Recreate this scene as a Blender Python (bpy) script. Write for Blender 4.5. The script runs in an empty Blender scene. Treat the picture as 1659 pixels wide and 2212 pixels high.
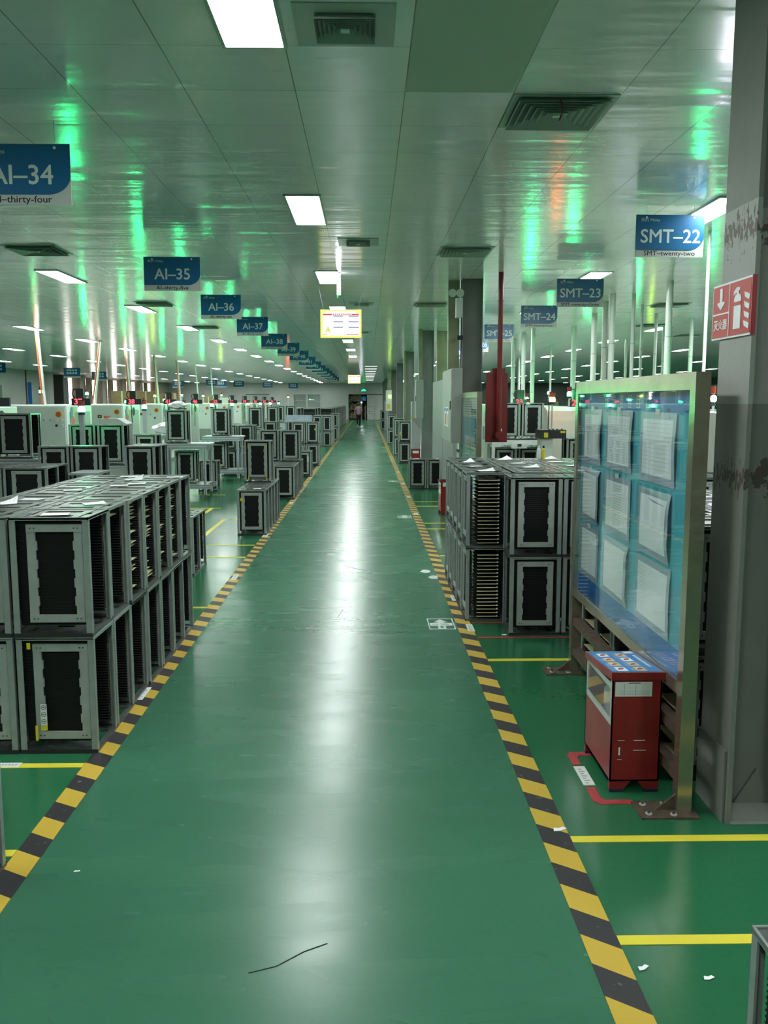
import bpy, bmesh, math, random
from mathutils import Vector, Matrix

SC = bpy.context.scene
COL = SC.collection
random.seed(7)
PI = math.pi

# ------------------------------------------------------------------ camera
F_PX = 1880.0
PITCH = math.atan(239.0 / F_PX)
YAW = math.atan(36.5 / (F_PX / math.cos(PITCH)))
cam_d = bpy.data.cameras.new('camera')
cam_d.sensor_fit = 'VERTICAL'
cam_d.sensor_height = 36.0
cam_d.lens = 36.0 * F_PX / 2212.0
cam_d.clip_end = 300
cam_d.clip_start = 0.05
cam = bpy.data.objects.new('camera', cam_d)
cam.location = (0, 0, 1.70)
cam.rotation_euler = (PI / 2 - PITCH, 0, -YAW)
COL.objects.link(cam)
SC.camera = cam

# ------------------------------------------------------------------ colour management, world
SC.view_settings.view_transform = 'Standard'
SC.view_settings.look = 'None'
SC.view_settings.gamma = 1.0
SC.view_settings.use_curve_mapping = False
SC.view_settings.exposure = 2.55
LAMP = 10.0            # strength of the ceiling light panels
GREEN = 31.0         # strength of the little green signal lamps
SC.cycles.max_bounces = 7
SC.cycles.diffuse_bounces = 4
SC.cycles.glossy_bounces = 4
SC.cycles.transmission_bounces = 6
SC.cycles.transparent_max_bounces = 8
SC.cycles.caustics_reflective = True
SC.cycles.caustics_refractive = False
SC.cycles.sample_clamp_indirect = 6.0
SC.cycles.use_denoising = True
SC.cycles.use_adaptive_sampling = True
SC.cycles.adaptive_threshold = 0.02
w = bpy.data.worlds.new('world')
w.use_nodes = True
w.node_tree.nodes['Background'].inputs[0].default_value = (0.8, 0.9, 1.0, 1)
w.node_tree.nodes['Background'].inputs[1].default_value = 0.6
SC.world = w

# ------------------------------------------------------------------ materials
def mat(name, col, rough=0.5, metal=0.0, var=0.0, vscale=8.0, bump=0.0, bscale=60.0, spec=0.5, emit=None, es=1.0, alpha=1.0, stretch=None, coat=0.0):
    m = bpy.data.materials.new(name)
    m.use_nodes = True
    nt = m.node_tree
    b = nt.nodes['Principled BSDF']
    c = tuple(col) + (1,)
    b.inputs['Base Color'].default_value = c
    b.inputs['Roughness'].default_value = rough
    b.inputs['Metallic'].default_value = metal
    b.inputs['Specular IOR Level'].default_value = spec
    b.inputs['Coat Weight'].default_value = coat
    if emit:
        b.inputs['Emission Color'].default_value = tuple(emit) + (1,)
        b.inputs['Emission Strength'].default_value = es
    if var or bump:
        tc = nt.nodes.new('ShaderNodeTexCoord')
        mp = nt.nodes.new('ShaderNodeMapping')
        nt.links.new(tc.outputs['Object'], mp.inputs[0])
        if stretch: mp.inputs['Scale'].default_value = stretch
    if var:
        n = nt.nodes.new('ShaderNodeTexNoise')
        n.inputs['Scale'].default_value = vscale
        n.inputs['Detail'].default_value = 5
        nt.links.new(mp.outputs[0], n.inputs['Vector'])
        r = nt.nodes.new('ShaderNodeMix'); r.data_type = 'RGBA'
        r.inputs[6].default_value = tuple(max(0, x * (1 - var)) for x in col) + (1,)
        r.inputs[7].default_value = tuple(min(1, x * (1 + var)) for x in col) + (1,)
        cr = nt.nodes.new('ShaderNodeMapRange')
        cr.inputs[1].default_value = 0.3; cr.inputs[2].default_value = 0.7
        nt.links.new(n.outputs[0], cr.inputs[0])
        nt.links.new(cr.outputs[0], r.inputs[0])
        nt.links.new(r.outputs[2], b.inputs['Base Color'])
    if bump:
        n2 = nt.nodes.new('ShaderNodeTexNoise')
        n2.inputs['Scale'].default_value = bscale
        n2.inputs['Detail'].default_value = 3
        nt.links.new(mp.outputs[0], n2.inputs['Vector'])
        bp = nt.nodes.new('ShaderNodeBump')
        bp.inputs['Strength'].default_value = bump
        bp.inputs['Distance'].default_value = 0.01
        nt.links.new(n2.outputs[0], bp.inputs['Height'])
        nt.links.new(bp.outputs[0], b.inputs['Normal'])
    return m

def emis(name, col, s):
    m = bpy.data.materials.new(name); m.use_nodes = True
    nt = m.node_tree; nt.nodes.clear()
    o = nt.nodes.new('ShaderNodeOutputMaterial'); e = nt.nodes.new('ShaderNodeEmission')
    e.inputs[0].default_value = tuple(col) + (1,); e.inputs[1].default_value = s
    nt.links.new(e.outputs[0], o.inputs[0])
    return m

class NT:
    """tiny helper for node graphs"""
    def __init__(s, m): s.t = m.node_tree
    def n(s, t, **kw):
        x = s.t.nodes.new(t)
        for k, v in kw.items():
            if k.startswith('i'): x.inputs[int(k[1:])].default_value = v
            else: setattr(x, k, v)
        return x
    def l(s, a, b): s.t.links.new(a, b)
    def math(s, op, a, b=None, c=None):
        x = s.t.nodes.new('ShaderNodeMath'); x.operation = op
        for i, v in enumerate((a, b, c)):
            if v is None: continue
            if isinstance(v, (int, float)): x.inputs[i].default_value = v
            else: s.l(v, x.inputs[i])
        return x.outputs[0]
    def mix(s, f, a, b):
        x = s.t.nodes.new('ShaderNodeMix'); x.data_type = 'RGBA'
        for i, v in ((0, f), (6, a), (7, b)):
            if isinstance(v, (int, float)): x.inputs[i].default_value = v
            elif isinstance(v, tuple): x.inputs[i].default_value = v + (1,)
            else: s.l(v, x.inputs[i])
        return x.outputs[2]

def mat_ceiling():
    m = mat('ceiling_panels', (0.62, 0.66, 0.63), rough=0.17, spec=0.85)
    g = NT(m); b = m.node_tree.nodes['Principled BSDF']
    tc = g.n('ShaderNodeTexCoord'); sp = g.n('ShaderNodeSeparateXYZ')
    g.l(tc.outputs['Object'], sp.inputs[0])
    def seam(c, off, wd):
        f = g.math('FRACT', g.math('DIVIDE', g.math('SUBTRACT', c, off), 0.6))
        d = g.math('MINIMUM', f, g.math('SUBTRACT', 1.0, f))
        return g.math('LESS_THAN', d, wd)
    sx = seam(sp.outputs[0], 0.212, 0.005)
    sy = seam(sp.outputs[1], 0.214, 0.003)
    cx = g.math('FLOOR', g.math('DIVIDE', g.math('SUBTRACT', sp.outputs[0], 0.212), 0.6))
    cy = g.math('FLOOR', g.math('DIVIDE', g.math('SUBTRACT', sp.outputs[1], 0.214), 0.6))
    cb = g.n('ShaderNodeCombineXYZ'); g.l(cx, cb.inputs[0]); g.l(cy, cb.inputs[1])
    wn = g.n('ShaderNodeTexWhiteNoise'); g.l(cb.outputs[0], wn.inputs[0])
    base = g.mix(wn.outputs[0], (0.88, 0.84, 0.87), (0.93, 0.88, 0.90))
    base = g.mix(g.math('MULTIPLY', sy, 0.7), base, (0.12, 0.14, 0.13))
    base = g.mix(g.math('MULTIPLY', sx, 0.75), base, (0.08, 0.09, 0.08))
    g.l(base, b.inputs['Base Color'])
    # shallow ripples across each pan, crossing the aisle
    mp = g.n('ShaderNodeMapping'); mp.inputs['Scale'].default_value = (0.5, 3.2, 1)
    g.l(tc.outputs['Object'], mp.inputs[0])
    n1 = g.n('ShaderNodeTexNoise'); n1.inputs['Scale'].default_value = 1.6; n1.inputs['Detail'].default_value = 2.0
    g.l(mp.outputs[0], n1.inputs['Vector'])
    wnm = g.math('MULTIPLY', wn.outputs[0], 0.25)
    fy = g.math('FRACT', g.math('DIVIDE', g.math('SUBTRACT', sp.outputs[1], 0.214), 0.6))
    sag = g.math('MULTIPLY', g.math('SINE', g.math('MULTIPLY', fy, PI)), 0.25)
    h = g.math('ADD', n1.outputs[0], g.math('ADD', sag, g.math('MULTIPLY', fy, wnm)))
    bp = g.n('ShaderNodeBump'); bp.inputs['Strength'].default_value = 0.6; bp.inputs['Distance'].default_value = 0.014
    g.l(h, bp.inputs['Height']); g.l(bp.outputs[0], b.inputs['Normal'])
    return m

def mat_floor():
    m = mat('green_epoxy', (0.03, 0.2, 0.09), rough=0.2, spec=0.42)
    g = NT(m); b = m.node_tree.nodes['Principled BSDF']
    tc = g.n('ShaderNodeTexCoord'); sp = g.n('ShaderNodeSeparateXYZ')
    g.l(tc.outputs['Object'], sp.inputs[0])
    n1 = g.n('ShaderNodeTexNoise'); n1.inputs['Scale'].default_value = 0.9; n1.inputs['Detail'].default_value = 4
    g.l(tc.outputs['Object'], n1.inputs['Vector'])
    n3 = g.n('ShaderNodeTexNoise'); n3.inputs['Scale'].default_value = 45; n3.inputs['Detail'].default_value = 3
    g.l(tc.outputs['Object'], n3.inputs['Vector'])
    # walked-on strip of the aisle is scuffed paler
    aisle = g.math('MULTIPLY', g.math('GREATER_THAN', sp.outputs[0], -1.24), g.math('LESS_THAN', sp.outputs[0], 0.69))
    c = g.mix(n1.outputs[0], (0.010, 0.102, 0.040), (0.018, 0.142, 0.060))
    c2 = g.mix(n1.outputs[0], (0.026, 0.128, 0.068), (0.045, 0.168, 0.095))
    c = g.mix(aisle, c, c2)
    c = g.mix(g.math('MULTIPLY', n3.outputs[0], 0.12), c, (0.10, 0.24, 0.16))
    # long thin wipe marks
    mp = g.n('ShaderNodeMapping'); mp.inputs['Scale'].default_value = (0.6, 2.4, 1); mp.inputs['Rotation'].default_value = (0, 0, 0.35)
    g.l(tc.outputs['Object'], mp.inputs[0])
    n2 = g.n('ShaderNodeTexNoise'); n2.inputs['Scale'].default_value = 2.2; n2.inputs['Detail'].default_value = 2; n2.inputs['Distortion'].default_value = 0.3
    g.l(mp.outputs[0], n2.inputs['Vector'])
    mr = g.n('ShaderNodeMapRange'); mr.inputs[1].default_value = 0.2; mr.inputs[2].default_value = 0.85; mr.inputs[3].default_value = 0.19; mr.inputs[4].default_value = 0.27
    g.l(n2.outputs[0], mr.inputs[0]); 
    g.l(c, b.inputs['Base Color'])
    g.l(g.math('ADD', mr.outputs[0], g.math('MULTIPLY', aisle, 0.04)), b.inputs['Roughness'])
    bp = g.n('ShaderNodeBump'); bp.inputs['Strength'].default_value = 0.07; bp.inputs['Distance'].default_value = 0.008
    g.l(n2.outputs[0], bp.inputs['Height']); g.l(bp.outputs[0], b.inputs['Normal'])
    return m

def mat_hazard(name, period, slope, phase):
    m = mat(name, (0.6, 0.4, 0.03), rough=0.45)
    g = NT(m); b = m.node_tree.nodes['Principled BSDF']
    tc = g.n('ShaderNodeTexCoord'); sp = g.n('ShaderNodeSeparateXYZ')
    g.l(tc.outputs['Object'], sp.inputs[0])
    t = g.math('ADD', g.math('DIVIDE', g.math('ADD', sp.outputs[1], g.math('MULTIPLY', sp.outputs[0], slope)), period), phase)
    k = g.math('GREATER_THAN', g.math('FRACT', t), 0.5)
    n = g.n('ShaderNodeTexNoise'); n.inputs['Scale'].default_value = 22; n.inputs['Detail'].default_value = 8
    g.l(tc.outputs['Object'], n.inputs['Vector'])
    wear = g.math('MULTIPLY', g.math('GREATER_THAN', n.outputs[0], 0.66), 0.6)
    n2 = g.n('ShaderNodeTexNoise'); n2.inputs['Scale'].default_value = 0.8
    g.l(tc.outputs['Object'], n2.inputs['Vector'])
    ye = g.mix(n2.outputs[0], (0.50, 0.33, 0.035), (0.64, 0.44, 0.05))
    bk = g.mix(wear, (0.028, 0.026, 0.030), (0.20, 0.17, 0.10))
    g.l(g.mix(k, ye, bk), b.inputs['Base Color'])
    return m

def mat_column():
    m = mat('column_steel', (0.25, 0.26, 0.24), rough=0.5, bump=0.1, bscale=30)
    g = NT(m); b = m.node_tree.nodes['Principled BSDF']
    tc = g.n('ShaderNodeTexCoord'); sp = g.n('ShaderNodeSeparateXYZ')
    g.l(tc.outputs['Object'], sp.inputs[0])
    n = g.n('ShaderNodeTexNoise'); n.inputs['Scale'].default_value = 5; n.inputs['Detail'].default_value = 6
    g.l(tc.outputs['Object'], n.inputs['Vector'])
    c = g.mix(n.outputs[0], (0.155, 0.17, 0.15), (0.22, 0.225, 0.205))
    # newer paint band from 1.69 m to 2.45 m
    pb = g.math('MULTIPLY', g.math('GREATER_THAN', sp.outputs[2], 1.69), g.math('LESS_THAN', sp.outputs[2], 2.45))
    c = g.mix(g.math('MULTIPLY', pb, 0.8), c, (0.36, 0.37, 0.35))
    # rusty patches around the two weld seams
    def band(z0, hw, seedz):
        mp = g.n('ShaderNodeMapping'); mp.inputs['Location'].default_value = (0, 0, seedz); mp.inputs['Scale'].default_value = (1, 2.2, 1)
        g.l(tc.outputs['Object'], mp.inputs[0])
        nn = g.n('ShaderNodeTexNoise'); nn.inputs['Scale'].default_value = 24; nn.inputs['Detail'].default_value = 7
        g.l(mp.outputs[0], nn.inputs['Vector'])
        d = g.math('DIVIDE', g.math('ABSOLUTE', g.math('SUBTRACT', sp.outputs[2], z0)), hw)
        return g.math('GREATER_THAN', g.math('SUBTRACT', nn.outputs[0], g.math('MULTIPLY', d, 0.11)), 0.44)
    c = g.mix(g.math('MULTIPLY', band(2.36, 0.05, 3.1), 0.85), c, (0.07, 0.04, 0.022))
    c = g.mix(g.math('MULTIPLY', band(1.40, 0.045, 9.7), 0.85), c, (0.055, 0.030, 0.022))
    g.l(c, b.inputs['Base Color'])
    return m

M = {}
def mk():
    A = M
    A['ceil'] = mat_ceiling(); A['floor'] = mat_floor(); A['column'] = mat_column()
    A['haz_l'] = mat_hazard('hazard_tape_stripes', 0.27, 0.55, 0.53)
    A['haz_r'] = mat_hazard('hazard_tape_stripes_wide', 0.294, 0.73, 0.0)
    A['colplain'] = mat('column_dark_paint', (0.13, 0.145, 0.13), 0.5, var=0.15, vscale=3)
    A['lampfar'] = emis('far_lamp_diffuser', (0.94, 1.0, 0.99), 2.2)
    A['wall'] = mat('wall_panel', (0.40, 0.43, 0.39), 0.55, var=0.06, vscale=1.2)
    A['wall_dark'] = mat('wall_dark', (0.035, 0.05, 0.042), 0.6, var=0.1)
    A['wall_warm'] = mat('wall_warm', (0.42, 0.37, 0.32), 0.6, var=0.06)
    A['seam'] = mat('seam_dark', (0.03, 0.035, 0.03), 0.7)
    A['alu'] = mat('rack_aluminium', (0.33, 0.375, 0.355), 0.42, 0.35, var=0.13, vscale=14)
    A['alu2'] = mat('rack_frame', (0.37, 0.41, 0.385), 0.42, 0.25, var=0.12, vscale=11)
    A['plate'] = mat('rack_plate', (0.12, 0.135, 0.125), 0.36, 0.45, var=0.25, vscale=18)
    A['black'] = mat('black_slots', (0.009, 0.010, 0.010), 0.5, spec=0.25)
    A['dark'] = mat('dark_edge', (0.022, 0.022, 0.022), 0.5)
    A['prof'] = mat('aluminium_profile', (0.50, 0.55, 0.57), 0.32, 0.35, var=0.06)
    A['white'] = mat('machine_white', (0.70, 0.74, 0.70), 0.35, var=0.03)
    A['cream'] = mat('machine_cream', (0.66, 0.68, 0.60), 0.38, var=0.04)
    A['paper'] = mat('paper', (0.88, 0.90, 0.92), 0.7, var=0.03)
    A['yellow'] = mat('yellow_tape', (0.72, 0.62, 0.045), 0.45, var=0.10, vscale=3)
    A['ysoft'] = mat('yellow_clip', (0.62, 0.55, 0.03), 0.5)
    A['redtape'] = mat('red_tape', (0.42, 0.045, 0.05), 0.5, var=0.25, vscale=20)
    A['label'] = mat('white_label', (0.72, 0.76, 0.73), 0.5)
    A['ink'] = mat('ink', (0.02, 0.02, 0.025), 0.6)
    A['inkgrey'] = mat('ink_grey', (0.34, 0.36, 0.38), 0.6)
    A['blue'] = mat('sign_blue', (0.003, 0.115, 0.27), 0.38, var=0.03)
    A['signwhite'] = mat('sign_white', (0.52, 0.55, 0.52), 0.4)
    A['signtext'] = mat('sign_lettering', (0.60, 0.70, 0.66), 0.4)
    A['red'] = mat('red_paint', (0.24, 0.014, 0.016), 0.35, var=0.18, vscale=6)
    A['redpipe'] = mat('red_pipe', (0.22, 0.016, 0.018), 0.3, var=0.1)
    A['redsign'] = mat('fire_sign_red', (0.50, 0.025, 0.03), 0.4)
    A['printfaint'] = mat('faint_print', (0.62, 0.65, 0.67), 0.7)
    A['steel'] = mat('stainless', (0.42, 0.36, 0.28), 0.20, 0.8, var=0.12, vscale=9, bump=0.05, bscale=25)
    A['rust'] = mat('brown_steel', (0.12, 0.085, 0.06), 0.55, 0.3, var=0.3, vscale=25)
    A['cyan'] = mat('board_cyan', (0.09, 0.45, 0.56), 0.4, var=0.15, vscale=3)
    A['bblue'] = mat('board_blue', (0.015, 0.15, 0.48), 0.4, var=0.2, vscale=6)
    A['sleeve'] = mat('plastic_sleeve', (0.44, 0.50, 0.60), 0.2, var=0.12, vscale=6)
    A['grey'] = mat('cabinet_grey', (0.27, 0.29, 0.27), 0.45, var=0.05)
    A['lgrey'] = mat('cabinet_light_grey', (0.36, 0.385, 0.35), 0.45, var=0.05)
    A['olive'] = mat('trunking_steel', (0.26, 0.29, 0.17), 0.25, 0.6, var=0.3, vscale=2.5)
    A['pcb'] = mat('circuit_board_edge', (0.80, 0.74, 0.48), 0.5)
    A['pcbg'] = mat('circuit_board_face', (0.04, 0.04, 0.02), 0.5)
    A['orange'] = mat('orange', (0.65, 0.10, 0.02), 0.4)
    A['green'] = mat('green_plastic', (0.03, 0.30, 0.12), 0.4)
    A['pie_b'] = mat('wheel_blue', (0.03, 0.20, 0.40), 0.4)
    A['pie_r'] = mat('wheel_red', (0.50, 0.10, 0.10), 0.4)
    A['pie_y'] = mat('wheel_yellow', (0.50, 0.45, 0.08), 0.4)
    A['carton'] = mat('carton', (0.36, 0.22, 0.12), 0.7, var=0.1)
    A['white_pvc'] = mat('white_duct', (0.66, 0.70, 0.66), 0.3)
    A['opole'] = mat('orange_cable', (0.60, 0.16, 0.06), 0.45)
    A['curtain'] = mat('curtain', (0.30, 0.22, 0.18), 0.8, var=0.1)
    A['skin'] = mat('skin', (0.50, 0.30, 0.21), 0.5)
    A['hair'] = mat('hair', (0.012, 0.010, 0.010), 0.5)
    A['pink'] = mat('pink_shirt', (0.48, 0.27, 0.42), 0.8, var=0.08)
    A['trouser'] = mat('black_trousers', (0.010, 0.011, 0.013), 0.8)
    A['shoe'] = mat('pale_shoe', (0.55, 0.58, 0.55), 0.6)
    A['lamp'] = emis('lamp_diffuser', (0.94, 1.0, 0.99), LAMP)
    A['tube'] = emis('tube_glow', (0.94, 1.0, 0.99), 3.0)
    A['ggreen'] = emis('green_signal', (0.02, 1.0, 0.28), GREEN)
    A['gorange'] = emis('orange_signal', (1.0, 0.16, 0.02), GREEN * 0.35)
    A['gred'] = emis('red_signal', (1.0, 0.05, 0.03), GREEN * 0.6)
    A['gyel'] = emis('yellow_signal', (0.6, 1.0, 0.05), GREEN * 0.4)
    A['gwhite'] = emis('white_spot', (0.85, 0.85, 1.0), 30)
    A['led'] = emis('led_digits', (1.0, 0.06, 0.08), 0.55)
    A['screen'] = emis('screen_glow', (0.65, 0.75, 1.0), 0.4)
    A['screenb'] = emis('screen_blue', (0.10, 0.12, 0.9), 0.2)
    A['exit'] = emis('exit_glow', (0.02, 1.0, 0.25), 0.5)
    A['pane'] = emis('daylit_pane', (1.0, 0.95, 0.88), 1.6)
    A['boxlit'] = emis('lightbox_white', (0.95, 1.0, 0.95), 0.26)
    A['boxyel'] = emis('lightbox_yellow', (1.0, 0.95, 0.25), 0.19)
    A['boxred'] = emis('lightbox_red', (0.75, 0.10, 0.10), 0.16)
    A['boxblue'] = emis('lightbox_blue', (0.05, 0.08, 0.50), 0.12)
    A['redcap'] = mat('red_cap', (0.35, 0.03, 0.02), 0.3)
    A['vent'] = mat('vent_louvre', (0.46, 0.49, 0.45), 0.4, 0.3)
    A['ventlite'] = mat('vent_frame', (0.40, 0.46, 0.42), 0.4)
    A['mattepanel'] = mat('ceiling_matte_panel', (0.50, 0.56, 0.48), 0.6)
    A['clamp'] = mat('lamp_frame', (0.45, 0.48, 0.45), 0.4)
    gl = bpy.data.materials.new('clear_glass'); gl.use_nodes = True
    nt = gl.node_tree; nt.nodes.clear()
    o = nt.nodes.new('ShaderNodeOutputMaterial'); mx = nt.nodes.new('ShaderNodeMixShader')
    tr = nt.nodes.new('ShaderNodeBsdfTransparent'); gs = nt.nodes.new('ShaderNodeBsdfGlossy'); fr = nt.nodes.new('ShaderNodeFresnel')
    gs.inputs['Roughness'].default_value = 0.02; fr.inputs[0].default_value = 1.5
    tr.inputs[0].default_value = (0.96, 0.985, 0.98, 1)
    ge = nt.nodes.new('ShaderNodeNewGeometry'); mm = nt.nodes.new('ShaderNodeMapRange')
    mm.inputs[3].default_value = 1.5; mm.inputs[4].default_value = 1 / 1.5
    nt.links.new(ge.outputs['Backfacing'], mm.inputs[0]); nt.links.new(mm.outputs[0], fr.inputs[0])
    nt.links.new(fr.outputs[0], mx.inputs[0]); nt.links.new(tr.outputs[0], mx.inputs[1]); nt.links.new(gs.outputs[0], mx.inputs[2]); nt.links.new(mx.outputs[0], o.inputs[0])
    A['glass'] = gl
mk()

# ------------------------------------------------------------------ mesh helpers
class MB:
    def __init__(s): s.v = []; s.f = []; s.m = []; s.mats = []; s.sm = []
    def mi(s, k):
        if k not in s.mats: s.mats.append(k)
        return s.mats.index(k)
    def add(s, vs, fs, k, smooth=False):
        b = len(s.v); s.v += [tuple(p) for p in vs]; i = s.mi(k)
        for f in fs: s.f.append(tuple(b + q for q in f)); s.m.append(i); s.sm.append(smooth)
        return s
    def box(s, x0, x1, y0, y1, z0, z1, k):
        if x0 > x1: x0, x1 = x1, x0
        if y0 > y1: y0, y1 = y1, y0
        if z0 > z1: z0, z1 = z1, z0
        vs = [(x, y, z) for z in (z0, z1) for y in (y0, y1) for x in (x0, x1)]
        return s.add(vs, [(0, 2, 3, 1), (4, 5, 7, 6), (0, 1, 5, 4), (2, 6, 7, 3), (0, 4, 6, 2), (1, 3, 7, 5)], k)
    def obox(s, c, size, k, R=None):
        hx, hy, hz = [q / 2 for q in size]
        vs = []
        for z in (-hz, hz):
            for y in (-hy, hy):
                for x in (-hx, hx):
                    p = Vector((x, y, z))
                    if R: p = R @ p
                    vs.append(p + Vector(c))
        return s.add(vs, [(0, 2, 3, 1), (4, 5, 7, 6), (0, 1, 5, 4), (2, 6, 7, 3), (0, 4, 6, 2), (1, 3, 7, 5)], k)
    def cyl(s, p0, p1, r0, k, n=12, r1=None, cap=True, smooth=True):
        p0 = Vector(p0); p1 = Vector(p1); r1 = r0 if r1 is None else r1
        d = (p1 - p0).normalized()
        a = d.orthogonal().normalized(); c = d.cross(a)
        vs = []
        for p, r in ((p0, r0), (p1, r1)):
            for i in range(n):
                t = 2 * PI * i / n
                vs.append(p + a * math.cos(t) * r + c * math.sin(t) * r)
        fs = [(i, (i + 1) % n, n + (i + 1) % n, n + i) for i in range(n)]
        s.add(vs, fs, k, smooth)
        if cap: s.add(vs, [tuple(range(n))[::-1], tuple(range(n, 2 * n))], k)
        return s
    def tube(s, pts, r, k, n=8):
        for a, b in zip(pts, pts[1:]): s.cyl(a, b, r, k, n)
        return s
    def ball(s, c, r, k, n=10, sc=(1, 1, 1), crumple=0):
        vs = []; m = n // 2
        for j in range(1, m):
            ph = PI * j / m
            for i in range(n):
                t = 2 * PI * i / n
                vs.append((c[0] + r * sc[0] * math.sin(ph) * math.cos(t), c[1] + r * sc[1] * math.sin(ph) * math.sin(t), c[2] + r * sc[2] * math.cos(ph)))
        if crumple:
            rr = random.Random(5); vs = [(c[0] + (x - c[0]) * (q := rr.uniform(1 - crumple, 1 + crumple)), c[1] + (y - c[1]) * q, c[2] + (z - c[2]) * rr.uniform(1 - crumple, 1)) for x, y, z in vs]
        top = len(vs); vs += [(c[0], c[1], c[2] + r * sc[2]), (c[0], c[1], c[2] - r * sc[2])]
        fs = [(j * n + i, (j + 1) * n + i, (j + 1) * n + (i + 1) % n, j * n + (i + 1) % n) for j in range(m - 2) for i in range(n)]
        fs += [(top, i, (i + 1) % n) for i in range(n)]
        fs += [(top + 1, (m - 2) * n + (i + 1) % n, (m - 2) * n + i) for i in range(n)]
        return s.add(vs, fs, k, not crumple)
    def prism(s, poly, axis, t0, t1, k, smooth=False):
        """poly: 2-D outline; axis 'x','y' or 'z' is the extrusion axis"""
        def P(a, b, t): return {'x': (t, a, b), 'y': (a, t, b), 'z': (a, b, t)}[axis]
        n = len(poly)
        vs = [P(a, b, t0) for a, b in poly] + [P(a, b, t1) for a, b in poly]
        s.add(vs, [tuple(range(n)), tuple(range(n, 2 * n))[::-1]], k)
        return s.add(vs, [(i, n + i, n + (i + 1) % n, (i + 1) % n) for i in range(n)], k, smooth)
    def plate(s, x0, x1, y0, y1, z0, z1, holes, k):
        xs = sorted({x0, x1, *[h[0] for h in holes], *[h[1] for h in holes]})
        ys = sorted({y0, y1, *[h[2] for h in holes], *[h[3] for h in holes]})
        for i in range(len(xs) - 1):
            run = None
            for j in range(len(ys) - 1):
                mx, my = (xs[i] + xs[i + 1]) / 2, (ys[j] + ys[j + 1]) / 2
                solid = not any(h[0] < mx < h[1] and h[2] < my < h[3] for h in holes)
                if solid:
                    run = (run[0], ys[j + 1]) if run else (ys[j], ys[j + 1])
                if (not solid or j == len(ys) - 2) and run:
                    s.box(xs[i], xs[i + 1], run[0], run[1], z0, z1, k); run = None
        return s
    def mesh(s, name):
        me = bpy.data.meshes.new(name)
        me.from_pydata(s.v, [], s.f)
        for k in s.mats: me.materials.append(M[k])
        me.polygons.foreach_set('material_index', s.m)
        me.polygons.foreach_set('use_smooth', s.sm)
        me.update()
        bm = bmesh.new(); bm.from_mesh(me)
        bmesh.ops.recalc_face_normals(bm, faces=bm.faces)
        bm.to_mesh(me); bm.free()
        return me
    def obj(s, name, parent=None, loc=(0, 0, 0), rz=0.0):
        return place(s.mesh(name), name, parent, loc, rz)

def place(me, name, parent=None, loc=(0, 0, 0), rz=0.0):
    o = bpy.data.objects.new(name, me); COL.objects.link(o)
    o.location = loc; o.rotation_euler = (0, 0, rz)
    if parent: o.parent = parent
    return o

def tag(o, label=None, cat=None, group=None, kind=None):
    if label: o['label'] = label
    if cat: o['category'] = cat
    if group: o['group'] = group
    if kind: o['kind'] = kind
    return o

def thing(name, label, cat, loc=(0, 0, 0), rz=0.0, group=None):
    o = bpy.data.objects.new(name, None); COL.objects.link(o)
    o.location = loc; o.rotation_euler = (0, 0, rz); o.empty_display_size = 0.1
    return tag(o, label, cat, group)

def bevel(o, wd=0.01, seg=2):
    m = o.modifiers.new('bevel', 'BEVEL'); m.width = wd; m.segments = seg; m.limit_method = 'ANGLE'
    return o

def dup(root, loc, rz=None, label=None, group=None):
    r = root.copy(); COL.objects.link(r); r.location = loc
    if rz is not None: r.rotation_euler = (0, 0, rz)
    if label: r['label'] = label
    if group: r['group'] = group
    for ch in list(root.children):
        c = ch.copy(); COL.objects.link(c); c.parent = r
        for g in list(ch.children):
            d = g.copy(); COL.objects.link(d); d.parent = c
    return r

def text_mesh(body, size, k, depth=0.0008, align='CENTER', bold=0.0, xs=1.0, thick=0.0):
    cu = bpy.data.curves.new('txt', 'FONT'); cu.body = body; cu.size = size
    cu.align_x = align; cu.align_y = 'CENTER'; cu.extrude = depth; cu.offset = bold; cu.resolution_u = 3
    o = bpy.data.objects.new('txt', cu); COL.objects.link(o)
    bpy.context.view_layer.update()
    dg = bpy.context.evaluated_depsgraph_get()
    me = bpy.data.meshes.new_from_object(o.evaluated_get(dg))
    bpy.data.objects.remove(o); bpy.data.curves.remove(cu)
    # stand the lettering upright, facing -Y
    me.transform(Matrix.Rotation(PI / 2, 4, 'X') @ Matrix.Scale(xs, 4, (1, 0, 0)))
    me.materials.clear(); me.materials.append(M[k])
    if thick:
        bm = bmesh.new()
        for dx, dz in ((-1, 0), (1, 0), (0, -1), (0, 1)):
            c = me.copy(); c.transform(Matrix.Translation((dx * thick, (dx + 2 * dz) * 0.00004, dz * thick))); bm.from_mesh(c); bpy.data.meshes.remove(c)
        bm.to_mesh(me); bm.free()
    return me

ORD = ['first', 'second', 'third', 'fourth', 'fifth', 'sixth', 'seventh', 'eighth', 'ninth', 'tenth', 'eleventh', 'twelfth', 'thirteenth', 'fourteenth', 'fifteenth', 'sixteenth', 'seventeenth', 'eighteenth', 'nineteenth', 'twentieth', 'twenty-first', 'twenty-second']

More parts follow.
